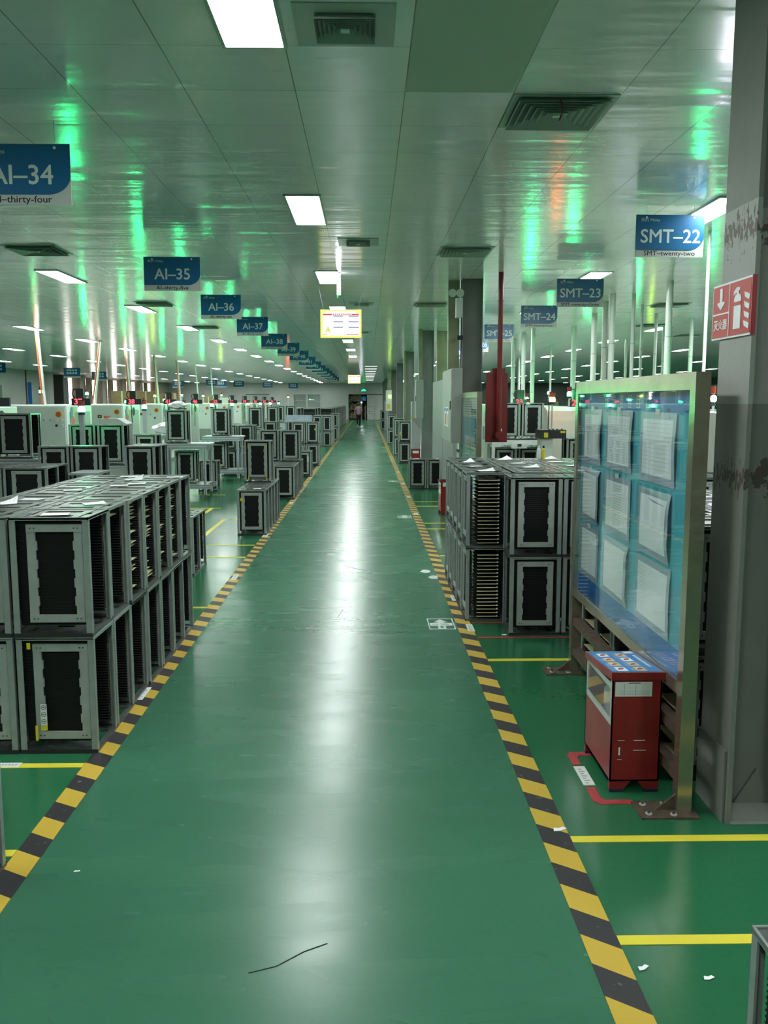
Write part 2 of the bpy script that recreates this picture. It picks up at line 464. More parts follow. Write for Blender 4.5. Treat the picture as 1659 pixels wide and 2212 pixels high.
# ------------------------------------------------------------------ the hall
CZ = 3.384
X0, X1, YB, YF = -18.5, 25.0, -6.5, 82.0
def struct(name, mb):
    return tag(mb.obj(name), kind='structure')
struct('floor', MB().box(X0, X1, YB, YF, -0.1, 0, 'floor'))
struct('ceiling', MB().box(X0, X1, YB, YF, CZ, CZ + 0.1, 'ceil'))
mb = MB().box(X0 - 0.2, X0, YB, 52, 0, CZ, 'wall')
for y in range(20, 52, 4): mb.box(X0, X0 + 0.03, y, y + 0.12, 0, CZ, 'seam')
WIN = [(53.5, 56.2), (58.2, 61.0), (63.0, 66.0), (68.0, 71.0), (73.0, 76.0)]
ys = 52
for a, b_ in WIN:
    mb.box(X0 - 0.2, X0, ys, a, 0, CZ, 'wall_warm'); mb.box(X0 - 0.2, X0, a, b_, 0, 0.9, 'wall_warm'); mb.box(X0 - 0.2, X0, a, b_, 3.2, CZ, 'wall_warm'); ys = b_
mb.box(X0 - 0.2, X0, ys, YF, 0, CZ, 'wall_warm')
struct('wall_left', mb)
struct('wall_right', MB().box(X1, X1 + 0.2, YB, YF, 0, CZ, 'wall_dark'))
struct('wall_back', MB().box(X0, X1, YB - 0.2, YB, 0, CZ, 'wall'))
mb = MB().box(X0, -1.75, YF, YF + 0.2, 0, CZ, 'wall').box(-1.75, 0.0, YF, YF + 0.2, 2.35, CZ, 'wall').box(0.0, 9.0, YF, YF + 0.2, 0, CZ, 'wall').box(9.0, X1, YF, YF + 0.2, 0, CZ, 'wall_dark')
struct('wall_far', mb)
struct('wall_store', MB().box(-2.2, 0.4, YF + 4, YF + 4.1, 0, CZ, 'wall_warm').box(-2.2, -2.1, YF + 0.2, YF + 4, 0, CZ, 'wall_warm').box(0.3, 0.4, YF + 0.2, YF + 4, 0, CZ, 'wall_warm').box(-2.2, 0.4, YF + 0.2, YF + 4, CZ, CZ + 0.1, 'wall').box(-2.2, 0.4, YF, YF + 4, -0.1, 0, 'floor'))
for i, (a, b_) in enumerate(WIN):
    w_ = tag(MB().box(X0 - 0.14, X0 - 0.12, a, b_, 0.9, 3.2, 'pane').obj('window_%d' % (i + 1)), kind='structure')
    fr = MB().box(X0 - 0.1, X0 - 0.02, a, a + 0.08, 0.9, 2.75, 'clamp').box(X0 - 0.1, X0 - 0.02, b_ - 0.08, b_, 0.9, 2.75, 'clamp').box(X0 - 0.1, X0 - 0.02, (a + b_) / 2 - 0.04, (a + b_) / 2 + 0.04, 0.9, 3.2, 'clamp').box(X0 - 0.1, X0 - 0.02, a, b_, 2.0, 2.06, 'clamp')
    fr.obj('window_frame', w_)
    c = thing('curtain', 'brown curtain gathered over the %s daylit window of the left wall' % ORD[i], 'curtain', (X0 + 0.1, 0, 0), group='curtains on the daylit windows')
    for j, (p, q) in enumerate(((a - 0.3, a + 0.85), (b_ - 1.05, b_ + 0.3))):
        poly = []; n = 24
        for t in range(n + 1): poly.append((0.05 * math.sin(t * 1.9), p + (q - p) * t / n))
        poly += [(x + 0.012, y) for x, y in poly[::-1]]
        MB().prism([(x, y) for x, y in poly], 'z', 0.01, 3.25, 'curtain').obj('drape', c)
# far-wall window, door outlines
tag(MB().box(-6.9, -4.3, YF - 0.06, YF - 0.03, 1.15, 2.35, 'glass').box(-6.95, -4.25, YF - 0.09, YF - 0.02, 1.1, 1.15, 'clamp').box(-6.95, -4.25, YF - 0.09, YF - 0.02, 2.35, 2.42, 'clamp').box(-6.9, -6.84, YF - 0.09, YF, 1.15, 2.35, 'clamp').box(-4.36, -4.3, YF - 0.09, YF, 1.15, 2.35, 'clamp').box(-5.7, -5.5, YF - 0.09, YF, 1.15, 2.35, 'clamp').box(-6.9, -4.3, YF - 0.09, YF, 1.7, 1.75, 'clamp').box(-6.84, -4.36, YF - 0.02, YF - 0.005, 1.15, 2.35, 'grey').obj('window_6'), kind='structure')
tag(MB().box(-11.2, -9.2, YF - 0.05, YF, 0, 2.3, 'lgrey').box(-11.3, -9.1, YF - 0.08, YF, 2.3, 2.36, 'seam').obj('door_1'), kind='structure')
tag(MB().box(0.0, 2.0, YF - 0.10, YF - 0.02, 0.02, 2.3, 'wall').box(0.0, 2.3, YF - 0.12, YF - 0.02, 2.3, 2.38, 'seam').box(0.62, 0.95, YF - 0.11, YF - 0.1, 0.9, 2.0, 'lgrey').obj('door_2'), kind='structure')
tag(MB().box(0.212 + .003, 0.812 - .003, 0.214, 5.014, CZ - 0.004, CZ, 'mattepanel').obj('trim_1'), kind='structure')

# ------------------------------------------------------------------ ceiling lights
def light_mesh(wx, ly, lk='lamp'):
    fr = MB(); t = 0.018
    fr.box(-wx / 2, wx / 2, -ly / 2, -ly / 2 + t, -0.014, 0, 'clamp').box(-wx / 2, wx / 2, ly / 2 - t, ly / 2, -0.014, 0, 'clamp')
    fr.box(-wx / 2, -wx / 2 + t, -ly / 2 + t, ly / 2 - t, -0.014, 0, 'clamp').box(wx / 2 - t, wx / 2, -ly / 2 + t, ly / 2 - t, -0.014, 0, 'clamp')
    df = MB().box(-wx / 2 + t, wx / 2 - t, -ly / 2 + t, ly / 2 - t, -0.009, -0.002, lk)
    return fr.mesh('light_frame'), df.mesh('diffuser')
LM = light_mesh(0.31, 1.2); LW = light_mesh(0.62, 0.30, 'lampfar')
def ceil_light(x, y, me, label, group):
    t = thing('ceiling_light', label, 'ceiling light', (x, y, CZ), group=group)
    place(me[0], 'frame', t); place(me[1], 'diffuser', t)
def rowname(x):
    return {-0.53: 'over the aisle', -4.14: 'left of the AI signs', -7.8: 'in second left row', -11.5: 'in third left row', -15.3: 'in the row by the left wall',
            3.07: 'beside the SMT signs', 6.8: 'in second right row', 10.4: 'in third right row', 14.1: 'in fourth right row', 18.0: 'in the farthest right row'}[x]
for x in (-0.53, -4.14, -7.8, -11.5, -15.3, 3.07, 6.8, 10.4, 14.1, 18.0):
    seen = 0
    for i in range(-1, 19):
        n = 5 + 7 * (i)
        y = 0.214 + 0.6 * (n + 1)
        if y > 80 or y < -6: continue
        if x == -0.53 and y > 36: break
        px = abs(x) * 1880 / max(y, .1)
        vis = y > 3 and px < 850
        if vis: seen += 1
        elif y > 8: continue
        k = ORD[seen - 1] if vis else None
        lab = ('white rectangular ceiling light %s, %s from the camera' % (rowname(x), k)) if vis else 'white rectangular ceiling light panel just outside the view'
        ceil_light(x, y, LM, lab, 'recessed light panels')
for j in range(9):
    ceil_light(0.2, 0.214 + 0.6 * (70 + 5.8 * j) + 0.15, LW, 'short crosswise light panel at the far end of the aisle, %s one' % ORD[j], 'crosswise light panels at the far end')
t = thing('tube_lamp', 'small upright white tube lamp hanging beside the third aisle light panel', 'lamp', (-0.37, 11.8, CZ))
MB().cyl((0, 0, -0.29), (0, 0, -0.01), 0.024, 'tube', 12).obj('tube', t)
MB().cyl((0, 0, -0.325), (0, 0, -0.29), 0.026, 'green', 12).cyl((0, 0, -0.01), (0, 0, 0), 0.03, 'white', 12).obj('cap', t)

# ------------------------------------------------------------------ air diffusers
def vent(x, y, s, label, small=False, rows=6):
    t = thing('ceiling_vent', label, 'air vent', (x, y, CZ), group='square air diffusers in the ceiling')
    fw = 0.09 if small else 0.035
    out = s / 2 + (0.0)
    MB().plate(-out - fw, out + fw, -out - fw, out + fw, -0.006, 0, [(-out, out, -out, out)], 'ventlite').obj('frame', t)
    MB().box(-out, out, -out, out, -0.001, 0.0, 'grey').obj('backing', t)
    lv = MB()
    for i in range(rows):
        a = out - i * (out * 0.92 / rows); b_ = a - out * 0.92 / rows * 0.62
        z1, z0 = -0.004, -0.030
        # slanted square ring
        P = [(-a, -a), (a, -a), (a, a), (-a, a)]; Q = [(-b_, -b_), (b_, -b_), (b_, b_), (-b_, b_)]
        vs = [(p[0], p[1], z0) for p in P] + [(q[0], q[1], z1) for q in Q] + [(p[0], p[1], z0 + 0.003) for p in P] + [(q[0], q[1], z1 + 0.003) for q in Q]
        fs = []
        for e in range(4):
            f = (e + 1) % 4
            fs += [(e, f, 4 + f, 4 + e), (8 + e, 12 + e, 12 + f, 8 + f), (e, 8 + e, 8 + f, f)]
        lv.add(vs, fs, 'vent')
    lv.box(-0.02, 0.02, -0.02, 0.02, -0.03, -0.004, 'label')
    lv.obj('louvre', t)
    return t
vent(-0.095, 4.17, 0.27, 'small square air diffuser beside the nearest aisle light panel', True)
vent(-0.09, 9.55, 0.25, 'small square air diffuser between the first two aisle lights and the yellow notice', True)
vent(-0.09, 15.5, 0.25, 'small faint air diffuser right of the yellow notice board', True)
vent(-0.09, 21.7, 0.25, 'farthest small air diffuser over the aisle', True)
v = vent(1.11, 5.33, 0.52, 'large open air diffuser nearest the camera with a red ribbon hanging from it')
rb = MB(); pts = [(-0.03 + 0.012 * math.sin(i * 0.7), -0.26, -0.02 - 0.022 * i) for i in range(6)]
rb.tube(pts, 0.004, 'red', 6).obj('ribbon', v)
vent(1.11, 10.1, 0.52, 'large air diffuser just in front of the dark column with the twin spot lamp')
vent(1.11, 15.5, 0.52, 'large air diffuser beyond the dark column with the twin spot lamp')
vent(-3.68, 10.1, 0.52, 'large air diffuser at the left edge above the first left light panel')
vent(-3.68, 15.5, 0.52, 'large air diffuser above the second left light panel')
vent(-3.68, 20.3, 0.52, 'large air diffuser above the third left light panel')
vent(5.3, 15.5, 0.52, 'thin looking air diffuser right of the sign SMT-23')
vent(6.3, 19.6, 0.52, 'far air diffuser above the second right light panel')
vent(8.2, 22.6, 0.52, 'far air diffuser over the white machines on the right')

# ------------------------------------------------------------------ tapes and floor marks
def tape(name, x0, x1, y0, y1, k, label, group=None, z=0.002, cat='floor tape'):
    return tag(MB().box(x0, x1, y0, y1, 0.0002, z, k).obj(name), label, cat, group)
tag(MB().box(-1.337, -1.231, 1.2, 80, 0.0002, 0.0025, 'haz_l').obj('hazard_tape'), 'yellow and black striped floor tape along the left edge of the aisle', 'floor tape', 'striped tapes edging the aisle')
tag(MB().box(0.680, 0.793, 1.2, 80, 0.0002, 0.0025, 'haz_r').obj('hazard_tape'), 'yellow and black striped floor tape along the right edge of the aisle', 'floor tape', 'striped tapes edging the aisle')
YG = 'thin yellow floor tapes'
for (x0, x1, y, lab) in (
    (0.795, 3.2, 3.20, 'yellow floor tape running right past the foot of the notice board'),
    (0.795, 2.4, 2.557, 'bright yellow floor tape nearest the camera on the right'),
    (0.795, 1.35, 5.58, 'yellow floor tape in front of the right rack block behind the red box'),
    (0.80, 1.1, 9.50, 'yellow floor tape just beyond the right rack block'),
    (0.80, 1.6, 11.55, 'nearer of two thin yellow tapes beside the far red box'),
    (0.80, 1.6, 12.10, 'farther of two thin yellow tapes beside the far red box'),
    (0.80, 1.6, 14.10, 'nearer thin yellow tape before the two free-standing racks'),
    (0.80, 1.6, 14.75, 'farther thin yellow tape before the two free-standing racks'),
    (-2.6, -1.34, 3.94, 'yellow floor tape in front of the big left rack block'),
    (-2.6, -1.34, 3.136, 'short yellow floor tape at the bottom left corner'),
    (-2.2, -1.34, 6.50, 'short yellow tape just past the big left rack block'),
    (-2.2, -1.34, 7.10, 'yellow tape between the left rack block and the low racks'),
    (-2.2, -1.34, 9.45, 'nearer yellow tape in front of the single left rack row'),
    (-2.2, -1.34, 10.26, 'farther yellow tape in front of the single left rack row'),
    (-1.99, -1.66, 12.55, 'short yellow tape line left of the single rack row'),
    (-4.5, -2.35, 13.9, 'yellow tape crossing under the first aluminium table'),
    (-4.5, -2.6, 15.9, 'thin yellow tape behind the first aluminium table')):
    tape('yellow_tape', x0, x1, y - 0.024, y + 0.024, 'yellow', lab, YG)
tape('yellow_tape', -2.11, -2.05, 9.6, 12.55, 'yellow', 'yellow tape running away from the camera left of the single rack row', YG)
tape('yellow_tape', -2.52, -2.46, 12.0, 13.9, 'yellow', 'yellow tape running away from the camera before the first aluminium table', YG)
tape('red_tape', 0.80, 2.6, 6.115, 6.15, 'redtape', 'thin red floor tape along the front of the right rack block')
tape('red_tape', 0.80, 1.10, 6.55, 6.585, 'redtape', 'short dark red tape at the foot of the open-sided rack stack')
tp = MB().prism([(0.985, 4.05), (1.08, 4.05), (1.08, 4.005), (1.02, 4.005), (1.005, 3.985), (1.005, 3.90), (0.965, 3.90), (0.965, 4.02)], 'z', 0.0002, 0.002, 'redtape')
tag(tp.obj('red_tape'), 'red corner tape behind the white label, reaching under the red extinguisher box', 'floor tape')
tp = MB().prism([(0.965, 3.66), (1.005, 3.66), (1.005, 3.555), (1.02, 3.535), (1.13, 3.535), (1.14, 3.515), (1.13, 3.495), (0.985, 3.495), (0.965, 3.525)], 'z', 0.0002, 0.002, 'redtape')
tag(tp.obj('red_tape'), 'red corner tape in front of the red extinguisher box', 'floor tape')
def flabel(x, y, sx, sy, lab, lines=3, rz=0.0, z=0.003, name='floor_label'):
    t = thing(name, lab, 'label', (x, y, 0), rz, 'white labels stuck on the floor')
    MB().box(-sx / 2, sx / 2, -sy / 2, sy / 2, 0.0002, z, 'label').obj('sticker', t)
    mk_ = MB()
    long_y = sy > sx
    for i in range(7):
        if long_y: mk_.box(-sx * .25, sx * (.05 + .2 * ((i * 3) % 2)), -sy * .42 + i * sy * .12, -sy * .42 + i * sy * .12 + sy * .05, z, z + .0004, 'inkgrey')
        else: mk_.box(-sx * .42 + i * sx * .12, -sx * .42 + i * sx * .12 + sx * .07, -sy * .15, sy * .2, z, z + .0004, 'inkgrey')
    mk_.obj('print', t)
flabel(0.988, 3.78, 0.052, 0.2, 'long white floor label between the two red corner tapes')
flabel(-1.70, 3.945, 0.13, 0.05, 'white printed label at the end of the yellow tape before the left block', z=0.0035)
flabel(-1.315, 4.95, 0.045, 0.22, 'white label on the left striped tape beside the rack block')
flabel(-1.29, 8.35, 0.05, 0.24, 'white label on the left striped tape before the single rack row', z=0.004)
flabel(0.775, 6.40, 0.05, 0.20, 'white label on the right striped tape at the corner of the rack block', z=0.004)
flabel(0.752, 7.40, 0.05, 0.20, 'second white label on the right striped tape beside the rack block', z=0.004)
for i, (x, y) in enumerate(((-1.30, 11.0), (-1.28, 14.6), (-1.28, 16.5), (-1.28, 19.5))):
    flabel(x, y, 0.06, 0.22, 'small white label on the far left striped tape, %s one past the rack row' % ORD[i], z=0.004)
for i, (x, y) in enumerate(((0.74, 13.1), (0.74, 15.5), (0.74, 18.0), (0.74, 21.0))):
    flabel(x, y, 0.06, 0.22, 'small white label on the far right striped tape, %s one past the block' % ORD[i], z=0.004)
def evac(x, y, lab):
    t = thing('floor_sticker', lab, 'floor sticker', (x, y, 0), group='evacuation stickers on the aisle floor')
    MB().plate(-.1, .1, -.16, .16, .0002, .002, [(-.092, .092, -.148, .148)], 'label').obj('border', t)
    MB().prism([(-.025, .045), (-.055, .045), (0, .135), (.055, .045), (.025, .045), (.025, .02), (-.025, .02)], 'z', .0002, .002, 'label').obj('arrow', t)
    m_ = MB().box(-.085, .085, -.055, .02, .0002, .002, 'label')
    m_.box(-.03, .03, -.145, -.06, .0002, .002, 'label').obj('pictogram', t)
    d = MB().box(-.07, -.02, -.03, -.02, .002, .0025, 'green').box(-.01, .05, -.01, 0.0, .002, .0025, 'green').box(0, .06, -.04, -.03, .002, .0025, 'green').box(-.012, .01, -.13, -.07, .002, .0025, 'green'); d.obj('mark', t)
evac(0.565, 6.53, 'white evacuation arrow sticker on the aisle floor beside the rack block')
evac(0.55, 12.8, 'white evacuation sticker farther down the aisle near the right tape')
evac(0.55, 18.6, 'farthest faint white evacuation sticker on the aisle floor')
for i, (x, y, a, s, lab) in enumerate(((0.83, 2.42, .5, .02, 'torn paper scrap by the nearest yellow tape'), (1.01, 2.37, .2, .018, 'small paper scrap under the nearest yellow tape'), (0.53, 2.14, .4, .03, 'white paper scrap on the aisle floor near the camera'), (-1.06, 3.0, .1, .012, 'tiny white scrap on the aisle floor at lower left'), (0.765, 3.28, .3, .03, 'thin white scrap lying on the right striped tape'), (1.0, 6.2, .1, .02, 'small scrap by the red tape in front of the right block'))):
    m_ = MB().prism([(-s, -s * .3), (-s * .2, -s * .5), (s, -s * .2), (s * .7, s * .4), (0, s * .2), (-s * .6, s * .5)], 'z', 0.003, 0.0042, 'paper')
    o = tag(m_.obj('paper_scrap'), lab, 'paper scrap'); o.location = (x, y, 0); o.rotation_euler = (0, 0, a)
for x, y, lab in ((0.585, 8.62, 'left one of two pale worn spots on the aisle floor'), (0.645, 8.32, 'right one of two pale worn spots on the aisle floor')):
    poly = [(0.05 * math.cos(t / 12 * 2 * PI) * (1 + .2 * math.sin(t * 2.3)), 0.085 * math.sin(t / 12 * 2 * PI)) for t in range(12)]
    o = tag(MB().prism(poly, 'z', 0.0002, 0.0012, 'label').obj('floor_patch'), lab, 'floor patch'); o.location = (x, y, 0)
for pts, lab in (([(-.36, 2.42), (-.28, 2.45), (-.2, 2.52), (-.13, 2.56)], 'curved black scuff in the nearest light reflection'),
                 ([(-.33, 9.35), (-.22, 8.9), (-.1, 8.75), (0.1, 8.6), (.22, 8.5)], 'long scuff crossing the aisle floor mid-way'),
                 ([(-.24, 6.75), (-.2, 7.0)], 'short black scuff in the aisle reflection')):
    m_ = MB().tube([(x, y, 0.0008) for x, y in pts], 0.0016, 'dark' if 'black' in lab else 'inkgrey', 5)
    tag(m_.obj('scuff_mark'), lab, 'scuff mark')

# ------------------------------------------------------------------ hanging line signs
WORD = {22: 'twenty-two', 23: 'twenty-three', 24: 'twenty-four', 25: 'twenty-five', 26: 'twenty-six', 27: 'twenty-seven', 28: 'twenty-eight', 29: 'twenty-nine', 30: 'thirty', 34: 'thirty-four', 35: 'thirty-five', 36: 'thirty-six', 37: 'thirty-seven', 38: 'thirty-eight', 39: 'thirty-nine', 40: 'forty', 41: 'forty-one', 42: 'forty-two', 43: 'forty-three', 44: 'forty-four', 45: 'forty-five', 46: 'forty-six', 47: 'forty-seven', 48: 'forty-eight'}
SW, SH = 0.60, 0.355
pn = MB().box(-SW / 2, SW / 2, -0.004, 0.004, -SH, 0, 'signwhite').mesh('panel')
poly = [(-SW / 2, 0), (SW / 2, 0), (SW / 2, -0.18)]
for i in range(1, 11):
    a = i / 10 * PI / 2
    poly.append((SW / 2 - 0.14 * (1 - math.cos(a)), -0.18 - 0.115 * math.sin(a)))
poly.append((-SW / 2, -0.295))
bf = MB().prism(poly, 'y', -0.0075, -0.004, 'blue').mesh('blue_field')
hl = MB()
for sx in (-1, 1): hl.cyl((sx * 0.21, -0.0095, -0.022), (sx * 0.21, -0.0075, -0.022), 0.009, 'paper', 10)
hl = hl.mesh('eyelet')
midea = text_mesh('美的 Midea', 0.036, 'signtext', 0.0004)
def sign(prefix, num, x, y, top, rz=0.0):
    near = y < 40
    t = thing('hanging_sign', 'blue and white hanging sign reading %s-%d' % (prefix, num), 'sign', (x, y, top), rz, 'blue line number signs hanging from the ceiling')
    place(pn, 'panel', t); place(bf, 'blue_field', t)
    st = MB()
    for sx in (-1, 1): st.cyl((sx * 0.21, 0, -0.02), (sx * 0.21, 0, CZ - top), 0.0012, 'inkgrey', 5)
    st.obj('cord', t)
    if near: place(hl, 'eyelet', t); place(midea, 'logo', t, (-0.175, -0.0079, -0.045))
    place(text_mesh('%s–%d' % (prefix, num), 0.16, 'signtext', 0.0003, thick=0.0022), 'number', t, (0.005, -0.0079, -0.185))
    if y < 30: place(text_mesh('%s–%s' % (prefix, WORD[num].replace('-', '–' if False else '-')), 0.056, 'ink', 0.0004, xs=1.15, thick=0.0008 if y < 16 else 0), 'caption', t, (0, -0.0079 + 0.0035, -0.324))
for i in range(15):
    y = [5.55, 9.64, 13.4, 17.1, 20.5][i] if i < 5 else 20.5 + 3.75 * (i - 4)
    x = [-2.10, -2.09, -2.19, -2.2, -2.14][i] if i < 5 else -2.15
    sign('AI', 34 + i, x, y, [3.245, 3.235, 3.285, 3.31, 3.25][i] if i < 5 else 3.29, [0, 0.02, 0, -0.02, 0.01][i] if i < 5 else 0)
for i in range(6):
    y = [7.75, 11.4, 14.65, 18.2, 21.8, 25.4][i]
    sign('SMT', 22 + i, [2.63, 2.74, 2.85, 2.72, 2.70, 2.75][i], y, [3.30, 3.26, 3.27, 3.27, 3.27, 3.27][i], [0.03, -0.01, -0.01, 0, 0, 0][i])
BS = [(-14.6, 35.0, 'near the left wall at the frame edge'), (-13.3, 40.0, 'glowing bright before the dark column on the left wall'), (-13.6, 45.0, 'above the curtained windows'), (-13.9, 65.0, 'beside the right end of the curtained windows'), (-10.9, 62.0, 'leftmost of the far cluster'), (-10.6, 64.0, 'brightest of the far cluster'), (-9.6, 66.0, 'rightmost of the far cluster'), (-7.9, 70.0, 'alone left of the far wall window'), (-6.2, 74.0, 'above the far wall window')]
for x, y, lab in BS:
    big = y < 50
    t = thing('hanging_sign', 'small blue hanging sign %s' % lab, 'sign', (x, y, 3.2), group='small blue station signs')
    w_, h_ = (0.75, 0.45) if big else (0.8, 0.5)
    MB().box(-w_ / 2, w_ / 2, -.004, .004, -h_, 0, 'signwhite').obj('panel', t)
    MB().box(-w_ / 2, w_ / 2, -.008, -.004, -h_ * .84, 0, 'blue').obj('blue_field', t)
    tx = MB()
    for r in range(2):
        for c in range(4): tx.box(-.24 + c * .125, -.15 + c * .125, -.0095, -.008, -.15 - r * .13, -.07 - r * .13, 'signtext')
    tx.obj('lettering', t)
    MB().cyl((-.25, 0, -.02), (-.25, 0, CZ - 3.2), .0015, 'inkgrey', 4).cyl((.25, 0, -.02), (.25, 0, CZ - 3.2), .0015, 'inkgrey', 4).obj('cord', t)

# ------------------------------------------------------------------ yellow safety notice light boxes
def notice(x, y, z, lab, det=True):
    t = thing('safety_notice', lab, 'notice', (x, y, z), group='lit yellow safety notices over the aisle')
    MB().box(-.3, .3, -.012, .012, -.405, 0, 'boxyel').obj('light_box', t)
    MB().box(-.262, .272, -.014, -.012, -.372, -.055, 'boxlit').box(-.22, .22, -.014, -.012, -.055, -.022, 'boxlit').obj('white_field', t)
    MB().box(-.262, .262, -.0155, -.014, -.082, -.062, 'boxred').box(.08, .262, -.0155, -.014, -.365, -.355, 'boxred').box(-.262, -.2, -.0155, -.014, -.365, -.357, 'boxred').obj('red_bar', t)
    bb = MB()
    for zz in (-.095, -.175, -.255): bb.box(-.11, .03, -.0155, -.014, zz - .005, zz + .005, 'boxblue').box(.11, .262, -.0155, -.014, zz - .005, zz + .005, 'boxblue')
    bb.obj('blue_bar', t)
    MB().prism([(-.235, -.33), (-.145, -.33), (-.19, -.245)], 'y', -.0155, -.014, 'ink').prism([(-.228, -.326), (-.152, -.326), (-.19, -.255)], 'y', -.0165, -.0155, 'boxyel').box(-.194, -.186, -.0175, -.0165, -.31, -.28, 'ink').obj('warning_triangle', t)
    g_ = MB()
    for i in range(8): g_.box(-.15 + i * .04, -.135 + i * .04, -.0155, -.014, -.048, -.033, 'inkgrey')
    for i in range(10): g_.box(-.13 + i * .03, -.113 + i * .03, -.0165, -.0155, -.077, -.068, 'boxlit')
    g_.obj('lettering', t)
    MB().cyl((-.25, 0, -.01), (-.33, 0, CZ - z), .0015, 'inkgrey', 4).cyl((.25, 0, -.01), (.33, 0, CZ - z), .0015, 'inkgrey', 4).obj('cord', t)
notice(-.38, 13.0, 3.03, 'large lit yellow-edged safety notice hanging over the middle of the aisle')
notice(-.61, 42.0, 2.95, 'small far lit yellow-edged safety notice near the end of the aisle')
t = thing('exit_sign', 'small green exit light on the far wall above the door', 'exit sign', (-.32, YF - .2, 2.62))
MB().box(-.25, .25, -.03, .19, 0, .2, 'green').obj('housing', t); MB().prism([(-.25, .02), (.25, .02), (.1, .2), (-.1, .2)], 'y', -.04, -.031, 'exit').obj('lit_face', t)

# ------------------------------------------------------------------ magazine racks
RH = 0.58
def rack_meshes(W, D, off=0.0, fw=0.262):
    hx, hy = W / 2, D / 2
    base = MB().plate(-hx, hx, -hy, hy, 0, 0.014, [(-.09, .09, -hy + .03, -hy + .075), (-.09, .09, hy - .075, hy - .03), (-hx + .03, -hx + .075, -.11, .11), (hx - .075, hx - .03, -.11, .11), (-.05, .05, -.05, .05)], 'plate')
    base.box(-hx, hx, -hy - .001, -hy + .004, 0, .02, 'dark').box(-hx, hx, hy - .004, hy + .001, 0, .02, 'dark')
    top = MB().plate(-hx, hx, -hy, hy, RH - .012, RH - .004, [(-.09, .09, -.118, -.066), (-.09, .09, .045, .10), (-hx + .03, -hx + .07, -.03, .03), (hx - .07, hx - .03, -.03, .03)], 'plate')
    for sx in (-1, 1):
        top.box(sx * hx - (.006 if sx > 0 else 0), sx * hx + (.006 if sx < 0 else 0), -hy, hy, RH - .016, RH, 'alu')
        top.box(sx * .13 - .004, sx * .13 + .004, -hy + .01, hy - .01, RH - .004, RH - .001, 'plate')
    top.box(-hx, hx, -hy, -hy + .006, RH - .016, RH, 'alu').box(-hx, hx, hy - .006, hy, RH - .016, RH, 'alu')
    for i in range(5):
        for sy in (-1, 1): top.cyl((-.12 + i * .06, sy * .035, RH - .005), (-.12 + i * .06, sy * .035, RH - .0035), .004, 'ink', 6)
    post = MB().box(-.014, .014, -.004, .004, .014, RH - .012, 'alu').box(.008, .014, .004, .022, .014, RH - .012, 'alu')
    frame = MB()
    a = fw / 2
    z0, z1 = .072, RH - .035
    bw = .040
    n = 9; hh = (z1 - z0 - .07) / n
    for s in (-1, 1):
        for i in range(n):
            e = .006 if i % 2 else 0.0
            xo, xi = s * a, s * (a - bw - e)
            frame.box(min(xo, xi), max(xo, xi), 0, .012, z0 + .035 + i * hh, z0 + .035 + (i + 1) * hh, 'alu2')
    frame.box(-a, a, -.003, .011, z1 - .036, z1, 'alu2').box(-a, a, -.003, .011, z0, z0 + .036, 'alu2')
    for s in (-1, 1):
        for zz in (z0 + .018, z1 - .018):
            for q in (0, .018): frame.cyl((s * (a - .02 - q), -.005, zz), (s * (a - .02 - q), -.003, zz), .0035, 'dark', 6)
    pan = MB().box(-hx + .03, hx - .03, .016, .022, .055, RH - .02, 'black')
    for i in range(34):
        z = .06 + i * (RH - .09) / 34
        pan.box(-hx + .032, hx - .032, .0125, .016, z, z + .005, 'black')
        pan.box(-hx + .024, hx - .024, .022, .040, z, z + .004, 'dark')
    return dict(base=base.mesh('base_plate'), top=top.mesh('top_plate'), post=post.mesh('post'), frame=frame.mesh('guide_frame'), panel=pan.mesh('slot_panel'), W=W, D=D, off=off)
def rack_root(R, name='magazine_rack'):
    t = thing(name, 'x', 'rack')
    hx, hy = R['W'] / 2, R['D'] / 2
    place(R['base'], 'base_plate', t); place(R['top'], 'top_plate', t)
    for sx in (-1, 1):
        for sy in (-1, 1):
            o = place(R['post'], 'post', t, (sx * (hx - .015), sy * (hy - .006), 0))
            o.scale = (sx, -sy, 1)
    for sy in (-1, 1):
        o = place(R['panel'], 'slot_panel', t, (0, sy * (hy - .012), 0)); o.scale = (1, -sy, 1)
        o = place(R['frame'], 'guide_frame', t, (R['off'] * 1, sy * (hy - .010), 0)); o.scale = (1, -sy, 1)
    return t
def far_mesh(R):
    """one mesh for the far copies"""
    mb = MB(); hx, hy, off = R['W'] / 2, R['D'] / 2, R['off']
    mb.box(-hx, hx, -hy, hy, 0, .016, 'plate').box(-hx, hx, -hy, hy, RH - .014, RH - .006, 'plate')
    mb.plate(-hx, hx, -hy, hy, RH - .006, RH, [(-hx + .01, hx - .01, -hy + .01, hy - .01)], 'alu')
    for sx in (-1, 1):
        for sy in (-1, 1): mb.box(sx * hx - (.028 if sx > 0 else 0), sx * hx + (.028 if sx < 0 else 0), sy * hy - (.01 if sy > 0 else 0), sy * hy + (.01 if sy < 0 else 0), .016, RH - .014, 'alu')
    for sy in (-1, 1):
        y = sy * (hy - .012)
        mb.box(-hx + .03, hx - .03, min(y, y - sy * .03), max(y, y - sy * .03), .02, RH - .02, 'black')
        ya, yb = sorted((y, y + sy * .008))
        n = 9; hh = .40 / n
        for s in (-1, 1):
            for i in range(n):
                xi = s * (.125 - .038 - (.007 if i % 2 else 0))
                mb.box(off + min(s * .125, xi), off + max(s * .125, xi), ya, yb, .08 + i * (RH - .16) / n, .08 + (i + 1) * (RH - .16) / n, 'alu2')
        mb.box(off - .125, off + .125, ya, yb, RH - .08, RH - .04, 'alu2').box(off - .125, off + .125, ya, yb, .045, .082, 'alu2')
    return mb.mesh('magazine_rack')
